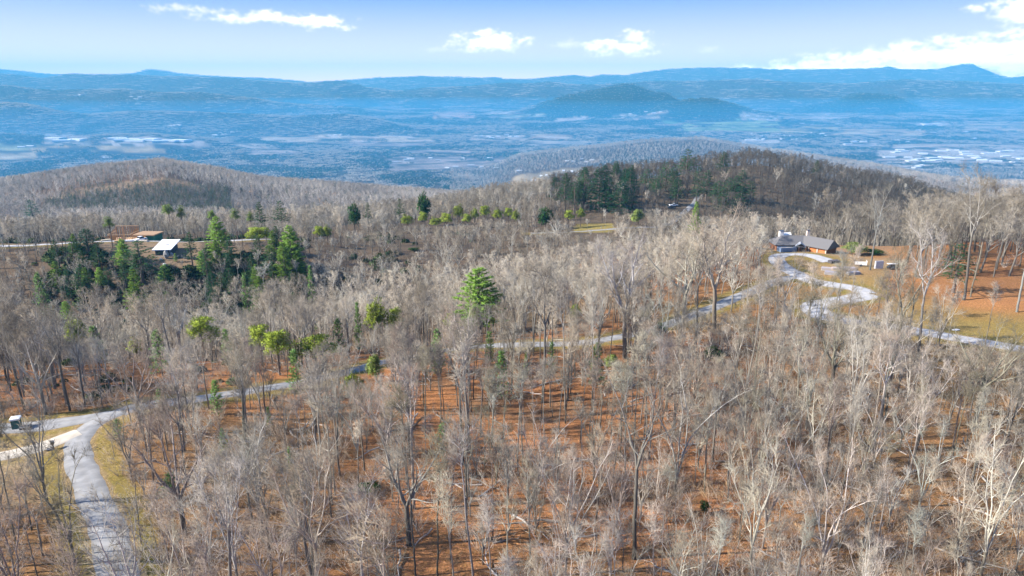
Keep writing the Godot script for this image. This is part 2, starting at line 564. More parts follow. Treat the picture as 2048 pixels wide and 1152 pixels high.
func soil(x: float, f: float, y: float) -> Color:
	var b := bearing(x, f)
	var n := fine.get_noise_2d(x * 1.3 + 300.0, f * 1.3)
	var m := fine.get_noise_2d(x * 0.35, f * 0.35 + 900.0)
	if f > 640.0:
		var c := Color(0.185, 0.150, 0.125).lerp(Color(0.25, 0.19, 0.14), clampf(0.5 + broad.get_noise_2d(x * 3.0, f * 3.0), 0.0, 1.0))
		c = c.lerp(Color(0.05, 0.075, 0.04), smoothstep(0.08, 0.3, broad.get_noise_2d(x * 1.7 + 5000.0, f * 1.7)) * smoothstep(1500.0, 2500.0, f) * 0.8)
		if f < 1500.0 and b > 60.0 and b < 470.0:
			# pale rough track and rock along the hump's crest
			var along := f - (960.0 - absf(b - 330.0) * 0.12)
			if absf(along + 14.0 * m) < 11.0 and b < 400.0: return Color(0.42, 0.34, 0.25)
		c = c.lerp(Color(0.09, 0.085, 0.07), smoothstep(1900.0, 2700.0, f))
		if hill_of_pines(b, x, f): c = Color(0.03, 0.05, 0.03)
		var o := open_land(b, x, f)
		return c.lerp(o[1], o[0])
	var at := seen_at(Vector3(x, y, -f))
	var leaf := Color(0.58, 0.305, 0.145).lerp(Color(0.38, 0.205, 0.105), clampf(0.5 + n * 1.3, 0.0, 1.0))
	var dull := Color(0.38, 0.26, 0.14).lerp(Color(0.28, 0.19, 0.105), clampf(0.5 + n * 1.3, 0.0, 1.0))
	var olive := Color(0.30, 0.235, 0.085)
	var bare := Color(0.30, 0.20, 0.125)
	var c := leaf.lerp(bare, smoothstep(0.02, 0.3, fine.get_noise_2d(x * 3.1 + 60.0, f * 3.1)) * 0.75).lerp(dull, smoothstep(-0.05, 0.3, m) * 0.55)
	# browner and mossier brush towards the lower right, greyer litter in the hollow
	var brushy := smoothstep(1350.0, 1600.0, at.x + m * 260.0) * smoothstep(640.0, 760.0, at.y)
	c = c.lerp(dull, brushy * 0.75)
	c = c.lerp(olive, brushy * smoothstep(0.05, 0.3, m) * 0.75)
	c = c.lerp(dull, smoothstep(820.0, 520.0, at.x + m * 200.0) * smoothstep(790.0, 860.0, at.y) * 0.85)
	c = c.lerp(Color(0.24, 0.20, 0.155), smoothstep(128.0, 160.0, f) * (1.0 - smoothstep(1050.0, 1300.0, at.x)))
	c = c.lerp(Color(0.20, 0.175, 0.14), smoothstep(lerpf(185.0, 240.0, smoothstep(300.0, 900.0, at.x)), 290.0, f))
	c = c.lerp(olive, smoothstep(0.22, 0.42, m + n * 0.3) * 0.55 * (1.0 - smoothstep(150.0, 200.0, f)))
	# lawns
	var lawn := Color(0.36, 0.31, 0.10).lerp(Color(0.46, 0.37, 0.16), clampf(0.5 + n * 1.4, 0.0, 1.0))
	var clear := cleared(at.x, at.y, f)
	if clear > 0.0:
		if at.x < 300.0 and f < 120.0:
			c = Color(0.50, 0.42, 0.28).lerp(Color(0.34, 0.30, 0.13), clampf(0.35 + m * 2.2, 0.0, 1.0)).lerp(dull, smoothstep(930.0, 980.0, at.y) * 0.6)
		elif at.x > 1780.0 and f < 190.0:
			var leafy := smoothstep(655.0, 590.0, at.y + n * 45.0 + m * 30.0)
			c = lawn.lerp(leaf * 1.02, leafy * 0.9)
		elif at.x > 1500.0:
			c = Color(0.45, 0.36, 0.20).lerp(Color(0.55, 0.47, 0.34), clampf(0.4 + n * 1.5, 0.0, 1.0)).lerp(lawn, smoothstep(540.0, 575.0, at.y))
			c = c.lerp(leaf, 0.6 * smoothstep(0.0, 0.3, m))
		elif f > 300.0:
			c = Color(0.42, 0.38, 0.14)
		else:
			c = Color(0.36, 0.30, 0.22)
	var r := off_road(x, f)
	if r.x < 3.4 and f < 345.0:
		var verge := Color(0.37, 0.315, 0.12).lerp(Color(0.28, 0.27, 0.08), clampf(0.5 + n * 1.5, 0.0, 1.0))
		if r.x < 0.5: verge = Color(0.42, 0.35, 0.20)
		c = c.lerp(verge, (1.0 - smoothstep(1.5, 3.2, r.x + n * 1.4)) * (0.5 if r.y > 0.5 else 1.0))
	return c


func litter_picture() -> ImageTexture:
	var s := 1024
	var im := Image.create(s, s, false, Image.FORMAT_RGB8)
	im.fill(Color(0.62, 0.58, 0.54))
	var r := RandomNumberGenerator.new()
	r.seed = 99
	for i in 22000:
		var x := r.randi() % s
		var y := r.randi() % s
		var l := r.randf_range(3.0, 14.0)
		var a := r.randf() * TAU
		var v := r.randf_range(0.36, 1.0)
		var col := Color(v, v * r.randf_range(0.86, 1.0), v * r.randf_range(0.75, 1.0))
		if r.randf() < 0.16: col = Color(0.30, 0.28, 0.26)
		for k in int(l):
			var px := posmod(x + int(cos(a) * k), s)
			var py := posmod(y + int(sin(a) * k), s)
			im.set_pixel(px, py, col)
			im.set_pixel(posmod(px + 1, s), py, col)
			im.set_pixel(px, posmod(py + 1, s), col.darkened(0.1))
	return ImageTexture.create_from_image(im)


func build_terrain() -> void:
	survey()
	var cols := PackedFloat32Array()
	var v := -2.6
	while v < -0.86:
		cols.append(v); v += 0.06
	v = -0.86
	while v < 0.86:
		cols.append(v); v += 0.0037
	while v < 2.6:
		cols.append(v); v += 0.06
	var rows := PackedFloat32Array()
	var f := -60.0
	while f < 30.0:
		rows.append(f); f += 6.0
	while f < 15800.0:
		rows.append(f)
		f += clampf(f * 0.0125, 0.8, 70.0)
	var nc := cols.size()
	var pos := PackedVector3Array()
	var col := PackedColorArray()
	pos.resize(nc * rows.size())
	col.resize(nc * rows.size())
	var i := 0
	for g in rows:
		for u in cols:
			var x := u * (g + 80.0) * (1.0 if g < 400.0 else 1.0)
			var p := ground(x, g)
			pos[i] = p
			col[i] = soil(x, g, p.y) * 1.55
			i += 1
	var idx := PackedInt32Array()
	idx.resize((nc - 1) * (rows.size() - 1) * 6)
	var k := 0
	for r in rows.size() - 1:
		for c in nc - 1:
			var o := r * nc + c
			idx[k] = o; idx[k + 1] = o + nc; idx[k + 2] = o + 1
			idx[k + 3] = o + 1; idx[k + 4] = o + nc; idx[k + 5] = o + nc + 1
			k += 6
	# smooth normals from neighbours
	var nor := PackedVector3Array()
	nor.resize(pos.size())
	for r in rows.size():
		for c in nc:
			var o := r * nc + c
			var a := pos[o + 1 if c < nc - 1 else o] - pos[o - 1 if c > 0 else o]
			var b := pos[o + nc if r < rows.size() - 1 else o] - pos[o - nc if r > 0 else o]
			nor[o] = a.cross(b).normalized()
			if nor[o].y < 0.0: nor[o] = -nor[o]
	var arr := []
	arr.resize(Mesh.ARRAY_MAX)
	arr[Mesh.ARRAY_VERTEX] = pos
	arr[Mesh.ARRAY_NORMAL] = nor
	arr[Mesh.ARRAY_COLOR] = col
	arr[Mesh.ARRAY_INDEX] = idx
	var mesh := ArrayMesh.new()
	mesh.add_surface_from_arrays(Mesh.PRIMITIVE_TRIANGLES, arr)
	var m := StandardMaterial3D.new()
	m.vertex_color_use_as_albedo = true
	m.albedo_texture = litter_picture()
	m.uv1_triplanar = true
	m.uv1_world_triplanar = true
	m.uv1_scale = Vector3.ONE / 24.0
	m.roughness = 1.0
	m.metallic_specular = 0.1
	var o := put("ground", mesh, m, self)
	tag(o, "leaf covered hillside falling to a wide valley with mountains beyond", "", "", "structure")


# ---------------------------------------------------------------- mesh builder
class Shape:
	var v := PackedVector3Array()
	var n := PackedVector3Array()
	var c := PackedColorArray()
	var t := PackedInt32Array()

	func tube(a: Vector3, b: Vector3, ra: float, rb: float, sides: int, ca: Color, cb: Color) -> void:
		var d := (b - a).normalized()
		var s := d.cross(Vector3(0.31, 0.2, 0.93) if absf(d.z) < 0.9 else Vector3(0.95, 0.1, 0.2)).normalized()
		var w := d.cross(s)
		var o := v.size()
		for k in sides:
			var q := TAU * k / sides
			var r := s * cos(q) + w * sin(q)
			v.append(a + r * ra); n.append(r); c.append(ca)
			v.append(b + r * rb); n.append(r); c.append(cb)
		for k in sides:
			var i := o + k * 2
			var j := o + ((k + 1) % sides) * 2
			t.append_array([i, i + 1, j, j, i + 1, j + 1])

	func spike(a: Vector3, b: Vector3, r: float, ca: Color) -> void:
		var d := (b - a).normalized()
		var s := d.cross(Vector3(0.31, 0.2, 0.93) if absf(d.z) < 0.9 else Vector3(0.95, 0.1, 0.2)).normalized()
		var w := d.cross(s)
		var o := v.size()
		for k in 3:
			var q := TAU * k / 3.0
			var e := s * cos(q) + w * sin(q)
			v.append(a + e * r); n.append(e); c.append(ca)
		v.append(b); n.append(d); c.append(ca)
		t.append_array([o, o + 3, o + 1, o + 1, o + 3, o + 2, o + 2, o + 3, o])

	func blade(a: Vector3, b: Vector3, side: Vector3, nor: Vector3, ca: Color) -> void:
		var o := v.size()
		v.append(a - side); v.append(b); v.append(a + side)
		n.append(nor); n.append(nor); n.append(nor)
		c.append(ca); c.append(ca); c.append(ca)
		if (b - a + side).cross(side * 2.0).dot(nor) > 0.0: t.append_array([o, o + 2, o + 1])
		else: t.append_array([o, o + 1, o + 2])

	func box(lo: Vector3, hi: Vector3, ca := Color.WHITE) -> void:
		for axis in 3:
			for s in 2:
				var e := Vector3.ZERO
				e[axis] = 1.0 if s else -1.0
				var u := (axis + 1) % 3
				var w := (axis + 2) % 3
				var o := v.size()
				for k in 4:
					var p := Vector3.ZERO
					p[axis] = hi[axis] if s else lo[axis]
					p[u] = hi[u] if k == 1 or k == 2 else lo[u]
					p[w] = hi[w] if k >= 2 else lo[w]
					v.append(p); n.append(e); c.append(ca)
				if s: t.append_array([o, o + 2, o + 1, o, o + 3, o + 2])
				else: t.append_array([o, o + 1, o + 2, o, o + 2, o + 3])

	# a flat face through the points (in order), given its outward normal
	func face(p: Array, ca := Color.WHITE) -> void:
		var e: Vector3 = (p[1] - p[0]).cross(p[2] - p[0]).normalized()
		var o := v.size()
		for q in p:
			v.append(q); n.append(e); c.append(ca)
		for k in range(1, p.size() - 1):
			t.append_array([o, o + k + 1, o + k])

	func mesh() -> ArrayMesh:
		var m := ArrayMesh.new()
		if v.is_empty():
			return m
		var arr := []
		arr.resize(Mesh.ARRAY_MAX)
		arr[Mesh.ARRAY_VERTEX] = v
		arr[Mesh.ARRAY_NORMAL] = n
		arr[Mesh.ARRAY_COLOR] = c
		arr[Mesh.ARRAY_INDEX] = t
		m.add_surface_from_arrays(Mesh.PRIMITIVE_TRIANGLES, arr)
		return m


func anyway() -> Vector3:
	return Vector3(rng.randfn(), rng.randfn(), rng.randfn()).normalized()


func bent(d: Vector3, angle: float) -> Vector3:
	var s := d.cross(anyway()).normalized()
	return (d * cos(angle) + s * sin(angle)).normalized()


# ---------------------------------------------------------------- bare trees
# style: forest hardwood 0, spreading 1, many stemmed 2, pole 3
func bare_tree(style: int, tall: float, detail: int) -> Array:
	var trunk := Shape.new()
	var crown := Shape.new()
	var bark := Color(0.085, 0.075, 0.062).lerp(Color(0.18, 0.165, 0.14), rng.randf())
	var limbc := Color(0.38, 0.36, 0.31).lerp(Color(0.52, 0.50, 0.45), rng.randf())
	var twigc := Color(0.235, 0.205, 0.16).lerp(Color(0.34, 0.31, 0.255), rng.randf())
	var k0 := tall / 16.0
	var r0: float = [0.18, 0.30, 0.15, 0.105][style] * k0
	var forks: int = [3, 4, 4, 2][style] if detail > 0 else [2, 3, 3, 1][style]
	var split: float = [rng.randf_range(0.40, 0.60), rng.randf_range(0.24, 0.38), rng.randf_range(0.06, 0.2), rng.randf_range(0.60, 0.76)][style]
	var open: float = [0.32, 0.55, 0.24, 0.18][style]
	var nodes := 12
	var lean: Vector3 = Vector3(rng.randf_range(-1, 1), 0, rng.randf_range(-1, 1)) * [0.05, 0.10, 0.05, 0.05][style]
	var stem := PackedVector3Array()
	var p := Vector3(0, -0.6, 0)
	var d: Vector3 = (Vector3.UP + lean).normalized()
	var sides := 7 if detail == 2 else 4 if detail == 1 else 3
	for i in nodes + 1:
		stem.append(p)
		p += (d + Vector3(rng.randf_range(-1, 1), 0, rng.randf_range(-1, 1)) * 0.06).normalized() * (tall * split + 0.6) / nodes
	for i in nodes:
		var t0 := split * i / nodes
		var t1 := split * (i + 1) / nodes
		trunk.tube(stem[i], stem[i + 1], r0 * (1.0 - 0.7 * t0) * (1.4 if i == 0 else 1.0), r0 * (1.0 - 0.7 * t1), sides, bark.lerp(limbc, t0 * 0.6), bark.lerp(limbc, t1 * 0.6))
	var start := rng.randf() * TAU
	for k in forks:
		var a := start + TAU * k / forks + rng.randf_range(-0.5, 0.5)
		var away: Vector3 = Vector3(cos(a), 0, sin(a)) * open * rng.randf_range(0.45, 1.35)
		if style == 3 and k == 0: away *= 0.25
		var ld := (d + away).normalized()
		var q := stem[nodes]
		var len_ := tall * (1.0 - split) * rng.randf_range(0.78, 1.0) * (0.92 if style == 1 else 1.0)
		var steps := 8 if detail == 2 else 4
		var line := PackedVector3Array([q])
		var dirs := PackedVector3Array([ld])
		for i in steps:
			ld = (bent(ld, rng.randf_range(0.02, 0.26)) + Vector3.UP * 0.06).normalized()
			q += ld * len_ / steps
			line.append(q)
			dirs.append(ld)
		var rr := r0 * (1.0 - 0.7 * split) * (0.78 if forks > 1 else 1.0)
		for i in steps:
			var t0 := float(i) / steps
			var t1 := float(i + 1) / steps
			trunk.tube(line[i], line[i + 1], rr * (1.0 - 0.88 * t0), rr * (1.0 - 0.88 * t1), 5 if detail == 2 else 3, bark.lerp(limbc, 0.45 + 0.55 * t0), bark.lerp(limbc, 0.45 + 0.55 * t1))
		var count: int = [6, 7, 5, 7][style] if detail == 2 else [6, 6, 5, 7][style] if detail == 1 else 5
		var reach: float = [2.7, 3.5, 2.1, 1.35][style] * k0
		var turn := rng.randf() * TAU
		for i in count:
			var t := 0.12 + 0.87 * (i + rng.randf_range(0.1, 0.9)) / count
			var m := mini(int(t * steps), steps - 1)
			var at := line[m].lerp(line[m + 1], t * steps - m)
			turn += 2.4 + rng.randf_range(-0.6, 0.6)
			var away2 := Vector3(cos(turn), 0, sin(turn))
			var slope := rng.randf_range(0.6, 1.15) * (1.0 - 0.35 * t)
			var ldir := (dirs[m] * cos(slope) + away2 * sin(slope)).normalized()
			var l := reach * (1.0 - 0.5 * t) * rng.randf_range(0.65, 1.3)
			limb(trunk, crown, at, ldir, l, maxf(0.02, rr * (1.0 - 0.88 * t) * 0.6), detail, limbc, twigc, style)
	if detail == 2:
		for i in 4:
			var k := rng.randi_range(3, nodes - 1)
			var e := Vector3(rng.randf_range(-1, 1), rng.randf_range(0.0, 0.6), rng.randf_range(-1, 1)).normalized()
			trunk.spike(stem[k], stem[k] + e * rng.randf_range(0.5, 1.6), 0.03, limbc)
	return [trunk.mesh(), crown.mesh(), trunk, crown]


func limb(trunk: Shape, crown: Shape, at: Vector3, d: Vector3, l: float, r: float, detail: int, limbc: Color, twigc: Color, style: int) -> void:
	var segs := 6 if detail == 2 else 3 if detail == 1 else 2
	var line := PackedVector3Array([at])
	var dirs := PackedVector3Array([d])
	var p := at
	for i in segs:
		d = (bent(d, rng.randf_range(0.0, 0.34)) + Vector3.UP * 0.07).normalized()
		p += d * l / segs
		line.append(p)
		dirs.append(d)
	for i in segs:
		var ra := r * (1.0 - 0.8 * float(i) / segs)
		var rb := r * (1.0 - 0.8 * float(i + 1) / segs)
		trunk.tube(line[i], line[i + 1], ra, rb, 5 if detail == 2 else 3, limbc, limbc)
	if detail == 0:
		for i in 7:
			var k := rng.randi_range(0, segs)
			crown.spike(line[k], line[k] + (bent(dirs[k], rng.randf_range(0.3, 1.0)) + Vector3.UP * 0.15) * rng.randf_range(1.0, 2.1), 0.075, twigc)
		return
	var nb: int = 7 if detail == 2 else 5
	for b in nb:
		var s := lerpf(0.18, 1.0, (b + rng.randf_range(0.2, 1.0)) / nb)
		var k := mini(int(s * segs), segs - 1)
		var q := line[k].lerp(line[k + 1], clampf(s * segs - k, 0.0, 1.0))
		var bd := (bent(dirs[k + 1], rng.randf_range(0.35, 0.95)) + Vector3.UP * 0.12).normalized()
		var bl := l * rng.randf_range(0.28, 0.48) * (1.1 - 0.45 * s) + 0.35
		var br := maxf(0.014, r * 0.48 * (1.0 - 0.6 * s))
		var mixc := limbc.lerp(twigc, 0.5)
		if detail == 1:
			crown.spike(q, q + bd * bl, br * 1.2 + 0.012, mixc)
			for j in 4:
				var w := q + bd * bl * rng.randf_range(0.2, 0.95)
				var td := bent(bd, rng.randf_range(0.3, 0.9))
				var e := w + td * rng.randf_range(0.6, 1.25)
				crown.spike(w, e, 0.026, twigc)
				crown.spike(w.lerp(e, 0.4), w.lerp(e, 0.4) + bent(td, 0.6) * rng.randf_range(0.4, 0.9), 0.022, twigc)
			continue
		var p1 := q + bd * bl * 0.5
		var bd2 := (bent(bd, 0.25) + Vector3.UP * 0.1).normalized()
		var p2 := p1 + bd2 * bl * 0.5
		crown.tube(q, p1, br, br * 0.7, 3, mixc, mixc)
		crown.tube(p1, p2, br * 0.7, 0.008, 3, mixc, twigc)
		var nt := 3 if style == 3 else 4
		for j in nt:
			var ts := rng.randf_range(0.15, 1.0)
			var w := q.lerp(p1, ts * 2.0) if ts < 0.5 else p1.lerp(p2, ts * 2.0 - 1.0)
			var td := (bent(bd2, rng.randf_range(0.3, 0.85)) + Vector3.UP * 0.1).normalized()
			var tl := rng.randf_range(0.5, 1.15)
			var e := w + td * tl
			crown.spike(w, e, 0.0145, twigc)
			for h in 2:
				var y := w.lerp(e, rng.randf_range(0.2, 0.9))
				crown.spike(y, y + (bent(td, rng.randf_range(0.3, 0.8)) + Vector3.UP * 0.1).normalized() * rng.randf_range(0.3, 0.65), 0.0095, twigc)


func joined(a: Array) -> ArrayMesh:
	var s: Shape = a[2]
	var c: Shape = a[3]
	var o := s.v.size()
	s.v.append_array(c.v); s.n.append_array(c.n); s.c.append_array(c.c)
	for i in c.t:
		s.t.append(i + o)
	return s.mesh()


class Scatter:
	var buf: Array = []
	func _init(kinds: int) -> void:
		for i in kinds:
			buf.append(PackedFloat32Array())
	func add(kind: int, p: Vector3, turn: float, size: Vector3, tint: Color) -> void:
		var c := cos(turn)
		var s := sin(turn)
		buf[kind].append_array([c * size.x, 0.0, s * size.z, p.x, 0.0, size.y, 0.0, p.y, -s * size.x, 0.0, c * size.z, p.z, tint.r, tint.g, tint.b, 1.0])


func strew(parent: Node, called: String, meshes: Array, sc: Scatter, mat: Material) -> void:
	for i in meshes.size():
		if sc.buf[i].is_empty():
			continue
		var mm := MultiMesh.new()
		mm.transform_format = MultiMesh.TRANSFORM_3D
		mm.use_colors = true
		mm.mesh = meshes[i]
		mm.instance_count = sc.buf[i].size() / 16
		mm.buffer = sc.buf[i]
		var o := MultiMeshInstance3D.new()
		o.name = called
		o.multimesh = mm
		o.material_override = mat
		o.set_meta("kind", "stuff")
		parent.add_child(o, true)


func mass(called: String, label: String) -> Node3D:
	var o := Node3D.new()
	o.name = numbered(called)
	add_child(o)
	tag(o, label, "", "", "stuff")
	return o


var trees_hi := []
var taken := {}


func crowded(p: Vector3, gap: float) -> bool:
	var kx := floori(p.x / 4.0)
	var kz := floori(p.z / 4.0)
	for i in range(-2, 3):
		for j in range(-2, 3):
			var key := Vector2i(kx + i, kz + j)
			if taken.has(key):
				for q in taken[key]:
					if Vector2(q.x - p.x, q.z - p.z).length_squared() < gap * gap:
						return true
	return false


func take(p: Vector3) -> void:
	var key := Vector2i(floori(p.x / 4.0), floori(p.z / 4.0))
	if not taken.has(key):
		taken[key] = []
	taken[key].append(p)


# trees the photo singles out: foot in the photo, top in the photo, style, colour tint, label
const CHOSEN := [
	[1268, 1118, 770, 0, 1, "stout dark trunked bare tree with a pale crown near the bottom edge, right of centre"],
	[1350, 985, 730, 2, 0, "forked dark bare tree on the brown slope above the stout tree near the bottom"],
	[818, 1090, 850, 1, 1, "low spreading dark bare tree standing on the orange leaves at bottom centre"],
	[785, 960, 770, 1, 0, "pale crooked bare tree just above the low spreading one at bottom centre"],
	[1950, 850, 640, 1, 1, "dark spreading bare tree below the road near the right edge"],
	[1250, 716, 480, 1, 0, "big bare tree with twisting pale limbs on the crest of the leaf slope"],
	[1390, 704, 500, 0, 1, "dark trunked tall bare tree on the crest left of the green holly"],
	[1428, 665, 430, 1, 0, "bare tree with a broad pale crown beside the road on the crest"],
	[1365, 655, 455, 1, 0, "broad bare tree leaning over the crest road"],
	[1928, 600, 375, 0, 3, "tall bare tree with a stout pale trunk on the orange lawn at right"],
	[1941, 594, 385, 3, 3, "second trunk close beside the stout pale tree on the orange lawn"],
	[2033, 624, 440, 0, 0, "pale bare tree on the lawn at the right edge"],
	[1778, 770, 520, 0, 1, "dark leaning bare tree between the road and the brush at right"],
	[1835, 720, 490, 0, 0, "tall bare tree beside the pale road leaving at right"],
	[1700, 860, 640, 2, 2, "pale forked bare tree in the brown brush at right"],
	[1745, 905, 690, 0, 2, "slim pale bare tree beside the pale forked one at right"],
	[1658, 800, 610, 1, 1, "dark gnarled bare tree in the brush left of the pale forked one"],
	[97, 1010, 770, 2, 1, "dark forked bare tree beside the clearing at bottom left"],
	[150, 1130, 880, 2, 1, "dark bare tree leaning at the roadside, bottom left corner"],
	[32, 1090, 840, 3, 1, "thin dark bare tree at the left edge below the clearing"],
	[286, 868, 690, 1, 1, "dark bare tree with a broad crown at the inside of the road bend"],
	[263, 960, 800, 2, 1, "dark clustered stems on the leafy bank inside the road bend"],
	[370, 1080, 830, 1, 1, "grey many limbed bare tree right of the road at bottom left"],
	[283, 1090, 940, 3, 1, "small dark bare tree leaning over the road bank at bottom left"],
	[140, 822, 640, 0, 1, "dark trunk at the edge of the woods above the road bend"],
	[170, 812, 650, 0, 1, "dark trunk beside the road above the bend, second of the pair"],
	[940, 905, 640, 0, 0, "tall straight bare tree with pale upper limbs at the centre"],
	[1085, 805, 560, 0, 1, "tall dark bare tree on the orange slope right of centre"],
	[1130, 820, 590, 3, 0, "slim bare tree on the orange slope beside the tall dark one"],
	[1185, 830, 610, 3, 0, "slim pale bare pole tree on the orange slope"],
	[1490, 800, 560, 3, 2, "slim pale bare tree on the brown slope right of the holly"],
	[1045, 930, 720, 3, 2, "thin pale bare tree on the orange slope at centre"],
	[1500, 1140, 890, 2, 2, "pale many stemmed bare tree at the bottom edge, right of the stout tree"],
	[1130, 1150, 900, 2, 2, "white limbed bare trees at the bottom edge, left of the stout tree"],
	[1640, 1140, 900, 2, 2, "white limbed bare tree at the bottom edge near the right"],
	[1960, 1150, 880, 2, 2, "white limbed bare tree in the bottom right corner"],
	[1740, 540, 400, 0, 0, "silvery bare tree behind the green bush by the house"],
	[1320, 800, 620, 0, 0, "straight bare tree on the leaf slope below the green holly"],
]


# sight lines that the photo shows open: across from, to, nearer than this distance, nothing rises above this height in the photo
var views := []


func keep_clear() -> void:
	views.append_array([[1540.0, 1662.0, 224.0, 508.0, 1], [1560.0, 1800.0, 205.0, 556.0, 1], [296.0, 366.0, 240.0, 520.0], [222.0, 322.0, 270.0, 478.0], [380.0, 470.0, 262.0, 492.0], [1152.0, 1222.0, 330.0, 466.0], [1330.0, 1362.0, 405.0, 416.0], [1372.0, 1392.0, 425.0, 412.0]])
	views.append_array([[140.0, 250.0, 90.0, 1000.0], [60.0, 250.0, 95.0, 858.0], [20.0, 60.0, 86.0, 862.0], [90.0, 120.0, 80.0, 905.0], [1390.0, 1470.0, 150.0, 628.0, 1], [1470.0, 1560.0, 175.0, 590.0, 1], [1600.0, 1745.0, 175.0, 628.0, 1], [1830.0, 2060.0, 122.0, 705.0, 1], [560.0, 612.0, 104.0, 782.0]])


# how tall a tree at p may stand so as to leave those open
func allowed(p: Vector3, tall: float, slim := false) -> float:
	var s := seen_at(p)
	var f := -p.z
	var z := f * cosk - (p.y - EYE) * sunk
	var r := 1.3 * FOC / z
	for w in views:
		if slim and w.size() > 4: continue
		if f < w[2] and s.x + r > w[0] and s.x - r < w[1] and s.y > w[3]:
			var lo := 0.0
			var hi := tall
			if seen_at(p + Vector3.UP * tall).y >= w[3]:
				continue
			for k in 12:
				var m := (lo + hi) * 0.5
				if seen_at(p + Vector3.UP * m).y > w[3]: lo = m
				else: hi = m
			tall = lo
	return tall


# height in the photo of the road's middle stretch at a place across it
func road_above(px: float) -> float:
	return lerp_list([[250, 820.0], [400, 797.0], [520, 778.0], [610, 764.0], [700, 742.0], [790, 720.0], [880, 702.0], [980, 691.0], [1180, 684.0], [1270, 668.0]], px)


func tint_of(k: int) -> Color:
	var b := rng.randf_range(0.9, 1.12)
	match k:
		1: return Color(0.62, 0.60, 0.57) * b
		3: return Color(0.80, 0.79, 0.78) * b
		4: return Color(0.28, 0.27, 0.275) * b  # ridge knoll trees: the slope's shade painted into their colour
		5: return Color(1.22, 1.22, 1.2) * b
		2: return Color(1.15, 1.11, 1.08) * b
	var w := rng.randf_range(-0.06, 0.08)
	return Color(1.0 + w, 1.0, 1.0 - w) * b


func quantised(k: Color) -> StandardMaterial3D:
	return tinted(snappedf(k.r, 0.08), snappedf(k.g, 0.08), snappedf(k.b, 0.08))


const ORDINAL := ["first", "second", "third", "fourth", "fifth", "sixth", "seventh", "eighth", "ninth", "tenth", "eleventh", "twelfth", "thirteenth", "fourteenth", "fifteenth", "sixteenth", "seventeenth", "eighteenth", "nineteenth", "twentieth", "twenty-first", "twenty-second", "twenty-third", "twenty-fourth", "twenty-fifth", "twenty-sixth", "twenty-seventh", "twenty-eighth", "twenty-ninth", "thirtieth", "thirty-first", "thirty-second"]


func where_it_stands(s: Vector2) -> String:
	var across := "at the left edge" if s.x < 130 else "left of the asphalt road" if s.x < 230 and s.y > 850 else "right of the asphalt bend" if s.x < 420 else "left of the opening" if s.x < 640 else "left of the spreading tree" if s.x < 800 else "on the orange leaf slope" if s.x < 1000 else "right of the orange opening" if s.x < 1200 else "beside the stout dark tree" if s.x < 1400 else "between leaves and brush" if s.x < 1600 else "in the brown brush" if s.x < 1800 else "by the right edge"
	var down := "bottom row" if s.y > 1095 else "second row up" if s.y > 1010 else "third row up" if s.y > 930 else "fourth row up" if s.y > 860 else "fifth row up" if s.y > 800 else "sixth row up" if s.y > 755 else "row below the crest road" if s.y > 700 else "row along the crest road"
	return "%s, %s" % [across, down]


